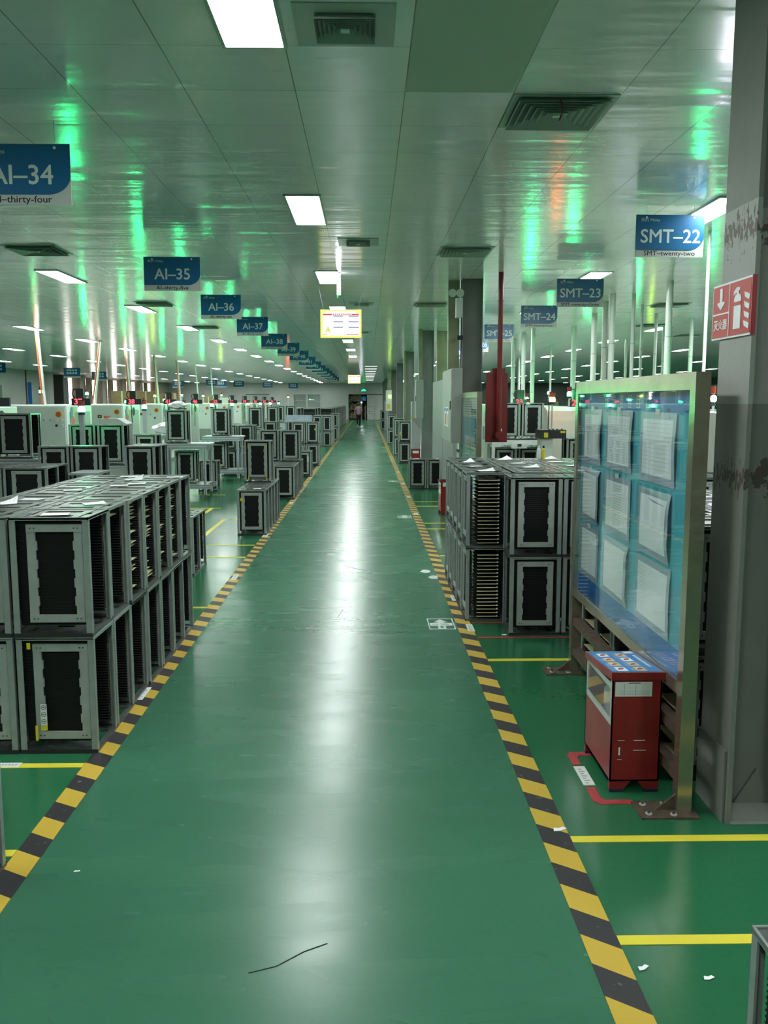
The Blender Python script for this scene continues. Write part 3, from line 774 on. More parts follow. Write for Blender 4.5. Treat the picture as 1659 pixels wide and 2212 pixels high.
RA = rack_meshes(.372, .335, .022); RB = rack_meshes(.372, .335, 0); RN = rack_meshes(.345, .335, 0, .25); RW = rack_meshes(.48, .35, .01, .32)
PRO = {'A': RA, 'B': RB, 'N': RN, 'W': RW}
ROOT = {}; FARM = {k: far_mesh(PRO[k]) for k in 'BN'}
USED = set()
def rack(kind, x, y, z, rz, label, group):
    """x, y: centre of the base"""
    if kind not in ROOT:
        ROOT[kind] = rack_root(PRO[kind])
        o = ROOT[kind]; o.location = (x, y, z); o.rotation_euler = (0, 0, rz); o['label'] = label; o['group'] = group
        return o
    return dup(ROOT[kind], (x, y, z), rz, label, group)
NR = [0]
def block(kind, x0, dx, nx, y0, dy, ny, zs, desc, cols, group=None, rz=0.0, far=False, zpos=None, jit=.006, skip=()):
    """rows of racks; x0, y0: near left corner of the block. cols: names of the columns from the left. zs: names of layers from the ground"""
    W, D = PRO[kind]['W'], PRO[kind]['D']
    if abs(rz) > 1: W, D = D, W
    out = {}
    for c in range(nx):
        for r in range(ny):
            for l, zn in enumerate(zs):
                zn = zn and zn
                if (c, r, l) in skip: continue
                x = x0 + c * dx + W / 2 + random.uniform(-jit, jit); y = y0 + r * dy + D / 2 + random.uniform(-.003, .003)
                z = (zpos or 0) + l * RH
                bits = [('%s rack' % zn) if zn else 'grey rack']
                if ny > 1: bits.append('%s from front' % ORD[r])
                if cols[c]: bits.append(cols[c])
                bits.append(desc); lab = ', '.join(bits)
                assert 4 <= len(lab.replace('-', ' ').split()) <= 16, lab
                g = group or ('magazine racks ' + desc)
                NR[0] += 1
                if far:
                    o = tag(place(FARM[kind], 'magazine_rack', None, (x, y, z), rz), lab, 'rack', g)
                else:
                    o = rack(kind, x, y, z, rz + random.uniform(-.006, .006), lab, g)
                out[(c, r, l)] = o
    return out
UL = ['lower', 'upper']
# left of the aisle
A_ = block('A', -2.068, .38, 2, 4.08, .345, 7, UL, 'near left block', ['outer column', 'aisle-side column'])
block('B', -2.83, .38, 3, 8.43, .345, 2, [''], 'low group behind near left block', ['left column', 'middle column', 'right column'])
block('B', -1.66, .38, 1, 11.05, .340, 5, [''], 'single rack row beside the left tape', [''])
rack('B', -1.52, 12.25, RH, 0, 'tall grey rack with yellow clips standing on the single rack row', 'racks standing on other racks')
block('B', -2.03, .385, 2, 15.2, .345, 6, [''], 'low block behind single row', ['left column', 'right column'])
rack('B', -1.86, 16.7, RH, 0, 'left of the two racks standing on the low block beyond the single row', 'racks standing on other racks')
rack('B', -1.44, 16.5, RH, 0, 'right of the two racks standing on the low block beyond the single row', 'racks standing on other racks')
block('B', -1.64, .385, 1, 19.6, .345, 2, [''], 'low pair by the left tape', [''])
block('N', -1.98, .365, 2, 23.0, .345, 2, UL, 'two-by-two stack beyond the low block', ['left column', 'right column'])
block('N', -2.05, .37, 2, 32.9, .36, 8, UL, 'far left rack wall', ['left column', 'right column'], far=True)
block('N', -1.60, .37, 1, 38.2, .45, 6, UL, 'rack line past the far left rack wall', [''], far=True)
block('N', -2.48, .5, 2, 26.8, .36, 1, UL, 'pair left of the two-by-two stack', ['left column', 'right column'], far=True)
# middle left stacks
block('B', -4.0, .39, 2, 10.65, .345, 1, UL, 'paired stacks before the first white machine', ['left stack', 'right stack'])
block('B', -2.95, .39, 1, 10.65, .345, 2, UL, 'stack left of the first aluminium table', [''])
block('B', -3.83, .39, 1, 14.4, .345, 1, UL, 'lone stack behind the first aluminium table', [''])
block('B', -3.35, .385, 2, 20.0, .345, 2, UL, 'pair behind second table', ['left stack', 'right stack'])
block('B', -2.78, .385, 1, 23.4, .345, 2, UL, 'stack behind the raised rack pair', [''])
block('W', -4.45, .49, 2, 9.5, .355, 2, [''], 'wide racks on the low trolley', ['left column', 'right column'], zpos=.405)
rack('B', -3.04, 16.77, 0, 0, 'rack on the floor between the first two aluminium tables', 'racks standing on or under the aluminium tables')
# right of the aisle
R1 = block('N', .762, .34, 1, 6.61, .375, 5, UL, 'turned rack column by the right tape', [''], rz=PI / 2)
block('B', 1.03, .386, 4, 6.19, .345, 1, UL, 'front row of the right block', ['first stack', 'second stack', 'third stack', 'fourth stack'])
block('B', 1.135, .386, 4, 6.63, .345, 5, UL, 'right block', ['first column', 'second column', 'third column', 'fourth column'], skip=[(c, r, 0) for c in range(1, 4) for r in range(0, 5)])
block('N', 1.39, .36, 2, 3.72, .36, 6, UL, 'behind near notice board', ['left column', 'right column'])
block('N', .803, .365, 2, 16.9, .345, 1, [''], 'free-standing pair', ['left one', 'right one'])
block('N', .86, .36, 1, 23.84, .36, 3, UL, 'right stack before the far red box', [''])
block('N', .80, .36, 1, 34.7, .36, 3, UL, 'far right stack', [''], far=True)
block('N', .80, .36, 1, 53.5, .36, 2, UL, 'farthest right stack', [''], far=True)
block('N', .83, .36, 1, 27.5, .36, 3, UL, 'right rack line past the far red box', [''], far=True)
# corners of racks cut by the frame
rack('B', -1.52, 2.88, 0, 0, 'rack cut off by the bottom left edge of the frame', 'racks cut off by the frame')
rack('B', 1.012, 1.566, 0, 0, 'rack whose corner shows at the bottom right edge of the frame', 'racks cut off by the frame')

# yellow clips / stickers as parts of chosen racks
def clip(x, y, z, w_, h_, lab, k='ysoft', parent=None):
    t = tag(MB().box(-w_ / 2, w_ / 2, -.004, 0, 0, h_, k).obj('rack_label', None, (x, y, z)), lab, 'label')
    return t
clip(-1.60, 11.04, .44, .035, .04, 'yellow sticker on the frame of the front rack of the single row')
clip(-1.645, 12.075, RH + .03, .012, .075, 'yellow clip at the bottom left of the tall rack on the row')
clip(-1.395, 12.075, RH + .03, .012, .075, 'yellow clip at the bottom right of the tall rack on the row')
clip(-1.395, 12.075, RH + .47, .012, .075, 'yellow clip at the top right of the tall rack on the row')
clip(-1.645, 12.075, RH + .47, .012, .075, 'yellow clip at the top left of the tall rack on the row')
clip(-1.60, 4.075, .07, .012, .075, 'yellow clip low on the front rack of the near left block')
clip(-1.565, 4.080, .145, .030, .105, 'white sticker with three round symbols on the near left rack', 'label')
clip(-1.565, 4.080, .120, .030, .024, 'yellow tag under the white symbol sticker on the near left rack')
clip(-1.62, 4.075, .525, .016, .03, 'yellow clip high on the lower front rack of the near left block')
clip(1.5, 6.183, 1.03, .036, .04, 'white square label at the top of the second right stack', 'label')
clip(1.5, 6.183, .93, .036, .045, 'yellow sticker with a black sign on the second right stack')
clip(1.5, 6.183, .62, .036, .035, 'white square label at the bottom of the second right stack', 'label')
clip(-1.33, 19.595, .35, .03, .12, 'white and yellow sticker on the rack pair by the left tape', 'label')
clip(-1.37, 22.99, .95, .04, .04, 'yellow sticker on the upper rack of the two-by-two stack')
clip(.90, 23.83, .78, .03, .10, 'yellow and white sticker on the upper rack before the red box')
for i, (x, z) in enumerate(((-1.565, .235), (-1.565, .20), (-1.565, .165))):
    o = MB().cyl((0, 0, 0), (0, -.001, 0), .012, 'ink', 14).cyl((0, -.001, 0), (0, -.0015, 0), .0095, 'label', 14).box(-.006, .006, -.0022, -.0015, -.002, .002, 'ink')
    tag(o.obj('round_symbol', None, (x, 4.076, z)), '%s round symbol printed on the white sticker of the near left rack' % ['top', 'middle', 'bottom'][i], 'symbol')

# circuit boards slotted in racks
bdm = MB().box(-.165, .165, -.125, .125, 0, .002, 'pcb').mesh('circuit_board')
for r in (1, 2, 3, 4, 5):
    zs_ = sorted(random.sample(range(1, 26), 1 if r == 1 else 13))
    if r == 1: zs_ = [24]
    for k in zs_:
        o = place(bdm, 'circuit_board', None, (-1.525 + random.uniform(-.01, .012), 4.08 + .1675 + r * .345, RH + .03 + k * .0202))
        tag(o, 'pale circuit board slotted in the %s upper rack of the near left block' % ORD[r], 'circuit board', 'circuit boards in the %s upper rack, near left block' % ORD[r])
bd2 = MB().box(-.105, .105, -.16, .16, 0, .002, 'pcbg').box(-.105, .085, -.165, -.15, -.001, .0022, 'pcb').box(.086, .098, -.168, -.15, -.001, .007, 'label').mesh('circuit_board')
for l in range(2):
    for k in range(18):
        o = place(bd2, 'circuit_board', None, (.762 + .172, 6.61 + .172, l * RH + .035 + k * .0285))
        o.scale = (.8, 1, 1)
        tag(o, 'circuit board edge showing in the %s turned rack by the right tape' % UL[l], 'circuit board', 'circuit boards in the %s turned rack' % UL[l])
for r in range(0, 6):
    for k in range(7):
        o = place(bdm, 'circuit_board', None, (1.39 + .1725, 3.72 + r * .36 + .168, .06 + k * .08 + random.uniform(0, .01)), PI)
        tag(o, 'circuit board in the %s rack behind the legs of the notice board' % ORD[r], 'circuit board', 'circuit boards in the %s rack behind the board legs' % ORD[r])

# paper slips on top of racks
def slip(x, y, z, a, s, lab, bent=0.0, sy=None):
    s *= 1.25; n = 6; sy = sy or s * .75
    vs = []; 
    for t_ in (0, .0012):
        for i in range(n + 1):
            u = i / n - .5
            for v in (-.5, .5):
                vs.append((u * s, v * sy, t_ + .002 + bent * (i / n) ** 2 * (.6 + v)))
    m_ = MB(); q = 2 * (n + 1); fs = []
    for i in range(n):
        a0 = 2 * i
        fs += [(a0, a0 + 1, a0 + 3, a0 + 2), (q + a0, q + a0 + 2, q + a0 + 3, q + a0 + 1), (a0, a0 + 2, q + a0 + 2, q + a0), (a0 + 1, q + a0 + 1, q + a0 + 3, a0 + 3)]
    m_.add(vs, fs, 'paper')
    o = tag(m_.obj('paper_slip', None, (x, y, z), a), lab, 'paper slip', 'paper slips lying on the racks')
T2 = 2 * RH
for i, (x, y, a, s, bt, lab) in enumerate((
    (-1.50, 4.18, .2, .10, 0.0, 'flat paper slip on the front rack by the aisle'), (-2.0, 4.20, -.2, .10, 0, 'flat paper slip at the left frame edge'),
    (-1.45, 4.62, .5, .09, .006, 'paper slip near the aisle edge, second rack'), (-1.92, 4.62, .3, .10, .035, 'curled paper slip standing up on the left column'),
    (-1.86, 4.83, -.1, .09, .0, 'paper slip behind the curled one'), (-1.80, 5.33, .3, .085, .004, 'paper slip in the middle of the left column'),
    (-1.60, 5.62, .2, .09, .0, 'paper slip on the seam between columns'), (-1.52, 5.75, .1, .09, .003, 'paper slip right of the seam'),
    (-1.62, 6.05, .15, .10, .03, 'raised paper slip toward the back'), (-1.72, 6.3, .1, .10, .0, 'flat slip at the back left'),
    (-1.38, 6.25, .2, .09, .0, 'flat slip at the back aisle corner'))):
    slip(x, y, T2, a, s, lab + ' of the near left block', bt)
for i, (x, y, s, bt, lab) in enumerate((
    (.93, 6.78, .10, .02, 'nearest bent slip on the turned racks'), (.90, 7.25, .09, .0, 'second slip on the turned racks'), (.90, 7.75, .08, .03, 'third slip, pointed, on the turned racks'),
    (1.35, 7.15, .10, .02, 'bent slip on the first column'), (1.32, 7.6, .10, .0, 'flat slip on the first column'), (1.28, 8.1, .10, .03, 'pointed slip on the first column'),
    (1.75, 7.3, .10, .01, 'slip at the board side'), (1.70, 7.8, .10, .0, 'flat slip at the board side'), (1.72, 8.2, .10, .02, 'far slip at the board side'))):
    slip(x, y, T2, .1 + .2 * (i % 3), s, lab + ' of the right block', bt)
slip(-1.42, 11.2, RH, .3, .08, 'small slip on the front rack of the single row', .003)
slip(.95, 17.0, RH, .0, .10, 'slip on the left rack of the free-standing pair', .008); slip(1.38, 17.05, RH, .0, .09, 'slip on the right rack of the free-standing pair', .02)

# ------------------------------------------------------------------ columns and what hangs on them
def column(x, y, lab, near=False):
    t = thing('steel_column', lab, 'column', (x, y, 0), group='steel columns along the right side of the aisle')
    if near:
        mb = MB().box(0, .018, 0, .30, 0, CZ, 'column').box(.282, .30, 0, .30, 0, CZ, 'column').box(.018, .282, .18, .196, 0, CZ, 'column').obj('h_beam', t)
        cb = MB().box(-.012, -.001, .02, .30, 0, .30, 'column').prism([(.018, .0), (.282, .0), (.25, .17), (.05, .17)], 'z', 0, .012, 'lgrey'); cb.obj('base_concrete', t)
        MB().prism([(.10, .012), (.27, .012), (.19, .16)], 'y', .165, .18, 'column').obj('gusset', t)
    else:
        MB().box(0, .015, 0, .28, 0, CZ, 'colplain').box(.265, .28, 0, .28, 0, CZ, 'colplain').box(.015, .265, .02, .03, 0, CZ, 'colplain').obj('h_beam', t)
    return t
column(1.449, 3.31, 'stained grey steel column beside the near notice board carrying a red fire sign', True)
ys = [12.3, 21.2, 30.2, 39.2, 48.2, 57.2, 66.2, 75.2]
cl = ['dark steel column behind the red hydrant pipe', 'dark steel column behind the free-standing rack pair', 'third dark column beyond the near one, by the far red box', 'fourth dark column in the receding row', 'fifth dark column in the receding row', 'sixth dark column in the receding row', 'seventh dark column in the receding row', 'last dark column before the far wall']
for y, l in zip(ys, cl): column(1.33, y, l)
# red fire sign wrapped on the near column
t = thing('fire_sign', 'red fire extinguisher sign with white arrow and pictogram on the near column', 'sign', (1.445, 3.31, 2.0))
sg = MB()
YS0, YS1 = -.004, .365
sg.box(-.004, -.001, YS0, YS1, -.05, .17, 'paper').box(-.006, -.004, YS0 + .004, YS1 - .008, -.042, .162, 'redsign').box(-.006, .012, YS0 - .006, YS0 - .002, -.05, .17, 'redsign')
sg.obj('plate', t)
wl = MB().box(-.0075, -.006, .19, .196, -.042, .162, 'paper').box(-.0075, -.006, .196, .355, .048, .054, 'paper')
wl.obj('divider', t)
def onx(poly, k, m_): return m_.prism(poly, 'x', -.0078, -.006, k)
m_ = MB(); c = .275
onx([(c - .012, .152), (c + .012, .152), (c + .012, .098), (c + .035, .098), (c + .035, .09), (c, .066), (c - .035, .09), (c - .035, .098), (c - .012, .098)], 'paper', m_)
m_.obj('arrow', t)
m_ = MB(); c = .115
onx([(c - .032, -.02), (c + .032, -.02), (c + .032, .098), (c + .02, .112), (c - .02, .112), (c - .032, .098)], 'paper', m_)
onx([(c - .008, .112), (c + .01, .112), (c + .01, .122), (c + .04, .112), (c + .036, .126), (c + .012, .14), (c - .02, .138), (c - .02, .126), (c - .008, .126)], 'paper', m_)
m_.prism([(c - .032, .07), (c + .032, .07), (c + .032, .084), (c - .032, .084)], 'x', -.0085, -.0078, 'redsign')
m_.obj('extinguisher_pictogram', t)
m_ = MB()
for k in range(4):
    z = .115 - k * .036
    onx([(.055, z), (.048, z - .02), (.01, z - .034), (.006, z - .014), (.03, z - .006)], 'paper', m_)
m_.obj('flame_pictogram', t)
me = text_mesh('灭火器', .044, 'paper', .0005, bold=.0008)
o = place(me, 'lettering', t, (-.0068, .275, .005)); o.rotation_euler = (0, 0, -PI / 2)

# hanging cabinets and trunking
def cabinet(x0, x1, y0, y1, z0, z1, lab, extra=None, k='lgrey'):
    t = thing('electrical_cabinet', lab, 'cabinet', (x0, y0, z0), group='electrical cabinets on the columns')
    bevel(MB().box(0, x1 - x0, 0, y1 - y0, 0, z1 - z0, k).obj('body', t), .006)
    MB().box(-.008, -.001, .02, y1 - y0 - .02, .02, z1 - z0 - .02, k).obj('door', t)
    MB().box(-.02, -.008, .05, .07, (z1 - z0) * .45, (z1 - z0) * .45 + .12, 'ink').obj('handle', t)
    if extra: extra(t)
    return t
def stick1(t):
    for q, kk in ((.5, 'ysoft'), (.85, 'redtape')):
        MB().box(-.0105, -.009, q - .12, q + .12, .22, .50, 'paper').box(-.012, -.0105, q - .10, q + .02, .24, .40, kk).box(-.012, -.0105, q - .1, q + .1, .44, .48, 'bblue').obj('notice_sticker', t)
cabinet(1.176, 1.325, 12.20, 13.6, 1.12, 2.155, 'tall grey electrical cabinet with paper stickers hung on the second column', stick1)
cabinet(1.155, 1.32, 20.55, 21.15, 1.30, 2.20, 'grey hanging cabinet left of the dark column behind the rack pair', None, 'grey')
cabinet(1.02, 1.325, 47.0, 48.0, 1.2, 2.3, 'pale far control box with a yellow sticker and lit lamp', lambda t: (MB().box(.05, .22, -.004, 0, .1, .35, 'ysoft').obj('notice_sticker', t), MB().cyl((.2, -.03, .75), (.2, 0, .75), .03, 'gyel').obj('indicator', t)), 'white')
def trunk(x0, x1, y0, y1, z0, lab, k='olive', top=CZ):
    t = thing('cable_trunking', lab, 'trunking', (x0, y0, z0), group='vertical cable trunking by the columns')
    MB().box(0, x1 - x0, 0, y1 - y0, 0, top - z0, k).obj('duct', t)
    MB().box(-.008, 0, 0, .03, 0, top - z0, 'prof').obj('edge_strip', t)
    return t
trunk(1.15, 1.305, 12.5, 12.62, 2.155, 'reflective olive steel trunking above the tall cabinet on the second column')
trunk(1.22, 1.31, 20.8, 20.95, 2.20, 'narrow steel trunking above the cabinet on the third column')
trunk(1.25, 1.32, 29.6, 29.9, 0.0, 'steel trunking running down the fourth column')
trunk(1.10, 1.30, 47.2, 47.5, 2.3, 'bright green-lit trunking above the far control box')
trunk(1.70, 1.95, 21.4, 21.6, 1.95, 'brown trunking right of the third column')
t = thing('wall_cabinet', 'grey floor cabinet with hazard-striped ledge left of the third column', 'cabinet', (1.12, 21.9, 0))
MB().box(0, .22, 0, .6, 0, 1.7, 'lgrey').obj('body', t)
MB().box(-.02, .21, -.10, -.06, 1.28, 1.32, 'haz_l').obj('striped_ledge', t); MB().prism([(-.02, 1.28), (.21, 1.28), (.21, 1.0)], 'y', -.10, -.08, 'grey').obj('bracket', t)
t = thing('wall_cabinet', 'greenish grey floor cabinet with striped ledge right of the third column', 'cabinet', (1.66, 21.6, 0))
MB().box(0, .36, 0, .6, 0, 1.9, 'lgrey').obj('body', t); MB().box(0, .26, -.3, -.26, 1.33, 1.37, 'haz_l').obj('striped_ledge', t); MB().box(-.02, .2, -.2, 0, 1.9, 1.93, 'ink').obj('shelf', t); MB().box(.02, .12, -.15, -.05, 1.93, 2.15, 'paper').obj('paper_box', t)
t = thing('partition_panel', 'tall grey partition panel left of the tall sticker cabinet', 'partition', (1.40, 14.2, 0))
MB().box(0, .06, 0, 4.5, 0, 2.1, 'grey').obj('panel', t); MB().box(-.005, .065, 2.0, 2.04, 0, 2.1, 'grey').obj('joint', t)
# emergency twin spot
t = thing('emergency_lamp', 'white twin-spot emergency lamp near the top of the second column', 'lamp', (1.24, 12.18, 3.0))
MB().box(-.02, .07, -.05, .06, -.16, .10, 'white').obj('battery_case', t)
for dx in (-.075, .03):
    MB().cyl((dx, -.09, .16), (dx, -.01, .17), .055, 'white', 16, r1=.035).ball((dx, -.09, .16), .05, 'glass', 12, (1, .3, 1)).obj('spot', t)
MB().tube([(.06, .02, -.16), (.065, .02, -.5), (.055, .02, -.8)], .006, 'ink').box(.0, .08, -.03, .03, -.46, -.40, 'ink').obj('cable', t)
# red hydrant pipe and box
t = thing('hydrant_pipe', 'red fire pipe dropping from the ceiling onto a red back board', 'fire pipe', (1.765, 11.7, 0))
MB().cyl((0, 0, 1.25), (0, 0, CZ), .034, 'redpipe', 16).ball((0, 0, 1.25), .06, 'redpipe', 14).cyl((-.0, -.10, 1.25), (0, .08, 1.25), .05, 'redpipe', 14).cyl((.03, -.05, 1.30), (.03, -.02, 1.33), .01, 'clamp', 8).obj('pipe', t)
MB().box(-.16, .13, .10, .16, 1.15, 2.08, 'red').box(-.08, .09, .10, .16, 2.08, 2.14, 'red').box(.10, .135, .16, .19, 1.18, 2.02, 'ysoft').obj('back_board', t)
for z in (1.9, 3.0): MB().cyl((0, 0, z), (0, 0, z + .02), .042, 'redpipe', 16).obj('collar', t)

# ------------------------------------------------------------------ notice boards
def board(x, y0, y1, lab, near=True):
    t = thing('notice_board', lab, 'notice board', (x, y0, 0), group='stainless framed notice boards beside the aisle')
    L = y1 - y0; s = .03; ZT, ZB = 1.815, .50
    for nm, yy in (('post', -.03), ('post', L + .03)):
        MB().box(-s, s, yy - .03, yy + .03, .008, ZT, 'steel').obj(nm, t)
    MB().box(-s, s, 0, L, ZT - .07, ZT, 'steel').obj('top_rail', t)
    MB().box(-s, s, 0, L, ZB, ZB + .05, 'steel').obj('bottom_rail', t)
    for z in (.31, .12): MB().box(-s * .8, s * .8, 0, L, z, z + .05, 'rust').obj('brace_rail', t)
    bp = MB().box(.0, .012, 0, L, ZB + .05, ZT - .07, 'cyan'); bp.obj('back_panel', t); MB().box(.0121, .018, 0, L, ZB + .05, ZT - .07, 'grey').obj('back_sheet', t)
    MB().box(-.003, 0, 0, L, 1.655, ZT - .07, 'bblue').box(-.003, 0, 0, L, ZB + .05, .655, 'bblue').obj('blue_band', t)
    if near:
        for i in range(6):
            m_ = MB(); yy = 1.30 - i * .14; q = random.Random(i + 3)
            for r_ in range(4): m_.box(-.0042, -.0032, yy - .035 + q.random() * .012, yy + .035 - q.random() * .012, 1.668 + r_ * .0185, 1.674 + r_ * .0185, 'signtext')
            for c_ in (-.022, .018): m_.box(-.0042, -.0032, yy + c_ - .004, yy + c_ + .004, 1.668 + q.random() * .02, 1.732, 'signtext')
            m_.obj('heading_character', t)
    MB().box(-.026, -.024, 0.002, L - .002, ZB + .052, ZT - .072, 'glass').obj('glass_pane', t)
    for yy in (-.03, L + .03):
        p = MB().box(-.19, .05, yy - .075, yy + .075, 0, .008, 'rust').prism([(-.11, .008), (-.03, .008), (-.03, .075)], 'y', yy - .005, yy + .005, 'rust')
        for a, b_ in ((-.15, -.04), (-.15, .045), (-.05, -.05), (-.06, .05)): p.cyl((a, yy + b_, .008), (a, yy + b_, .013), .014, 'clamp', 10).cyl((a, yy + b_, .013), (a, yy + b_, .024), .006, 'rust', 6)
        p.obj('foot_plate', t)
    return t
BX, B0, B1 = 1.31, 3.46, 5.30
board(BX, B0, B1, 'large stainless framed notice board with blue backing and nine sheets beside the near column')
board(1.335, 10.45, 12.1, 'small looking far notice board with faded pale posters beside the red pipe', False)
# sheets hung on the near board: (centre y, top z, width, height, bulge, swing)
rowd = ['top', 'middle', 'bottom']; cold = ['far', 'centre', 'near']
YC = {0: (4.84, 5.24), 1: (4.27, 4.74), 2: (3.66, 4.14)}
ZR = {0: (1.34, 1.655), 1: (1.00, 1.31), 2: (.66, .975)}
BUL = {(0, 1): .045, (0, 0): .012, (1, 0): .01, (1, 1): .0, (1, 2): .03, (2, 0): .008, (2, 1): .02, (0, 2): .0, (2, 2): .006}
def sheet(c, r):
    y0, y1 = YC[c]; z0, z1 = ZR[r]; bul = BUL[(c, r)]
    if (c, r) == (2, 0): z0, z1 = 1.33, 1.65
    if (c, r) == (2, 1): y0 += .03; y1 += .0; z0, z1 = .99, 1.30
    t = thing('notice_sheet', '%s sheet in a plastic sleeve, %s column of the near notice board' % (rowd[r], cold[c]), 'notice', (BX, 0, 0), group='sheets on the near notice board')
    def surf(ya, yb, za, zb, d0, d1, k, nm):
        n = 10; vs = []
        for d in (d0, d1):
            for i in range(n + 1):
                for j in range(2):
                    u = i / n; z = za + (zb - za) * u
                    y = yb if j else ya
                    # near edge (small y) bulges off the board
                    uu = (z - z0) / (z1 - z0)
                    bb = bul * math.sin(max(0, min(1, uu)) * PI) * (1 - (y - y0) / (y1 - y0))
                    vs.append((-.0045 - d - min(bb, .015), y - bb * .35, z))
        q = 2 * (n + 1); fs = []
        for i in range(n):
            a0 = 2 * i
            fs += [(a0, a0 + 1, a0 + 3, a0 + 2), (q + a0, q + a0 + 2, q + a0 + 3, q + a0 + 1), (a0, a0 + 2, q + a0 + 2, q + a0), (a0 + 1, q + a0 + 1, q + a0 + 3, a0 + 3)]
        m_ = MB().add(vs, fs, k); return m_.obj(nm, t)
    surf(y0, y1, z0, z1, 0, .001, 'sleeve', 'sleeve')
    py0, py1, pz0, pz1 = y0 + .035, y1 - .035, z0 + .035, z1 - .03
    surf(py0, py1, pz0, pz1, .001, .0016, 'paper', 'page')
    ln = MB(); k_ = 'inkgrey' if (c, r) in ((0, 0), (1, 1)) else 'printfaint'
    rows = {0: 22, 1: 16, 2: 12}[c]
    for i in range(rows):
        z = pz1 - .02 - i * (pz1 - pz0 - .03) / rows
        uu = (z - z0) / (z1 - z0)
        a = py0 + .02; b_ = py1 - .02
        if c == 0 and r == 0: a, b_ = (py0 + .16, py1 - .08)
        if c == 1 and r == 1: a, b_ = (py0 + .12, py1 - .14)
        if c == 2 and r > 0: a, b_ = (py1 - .12, py1 - .03)
        def dd(y): return min(bul * math.sin(uu * PI) * (1 - (y - y0) / (y1 - y0)), .015)
        xs_ = -.0045 - .0016 - max(dd(a), dd(b_))
        ln.box(xs_ - .0006, xs_ - .0001, a, b_, z, z + .0022, k_)
    if bul < .02: ln.obj('print_lines', t)
    yc = (y0 + y1) / 2
    if (c, r) not in ((2, 1), (1, 2), (2, 2), (2, 0)) or (c, r) == (2, 0):
        MB().box(-.0085, -.0065, yc - .03, yc + .03, z1 - .008, z1 + .016, 'label').obj('title_tag', t)
for c in range(3):
    for r in range(3): sheet(c, r)
# posters on the far board
for i, (a, b_, c, d) in enumerate(((10.5, 12.05, 1.5, 1.74), (10.7, 11.2, .9, 1.25), (11.3, 11.8, .9, 1.25))):
    t = thing('poster', ['wide faded banner on the far notice board', 'near small poster on the far notice board', 'far small poster on the far notice board'][i], 'poster', (1.335, 0, 0))
    MB().box(-.008, -.004, a, b_, c, d, 'label').obj('sheet', t)
    m_ = MB()
    for k in range(6): m_.box(-.009, -.008, a + .05, b_ - .05, c + .03 + k * (d - c - .05) / 6, c + .03 + k * (d - c - .05) / 6 + .012, 'sleeve' if i else 'ysoft' if k == 0 else 'sleeve')
    m_.obj('print_lines', t)

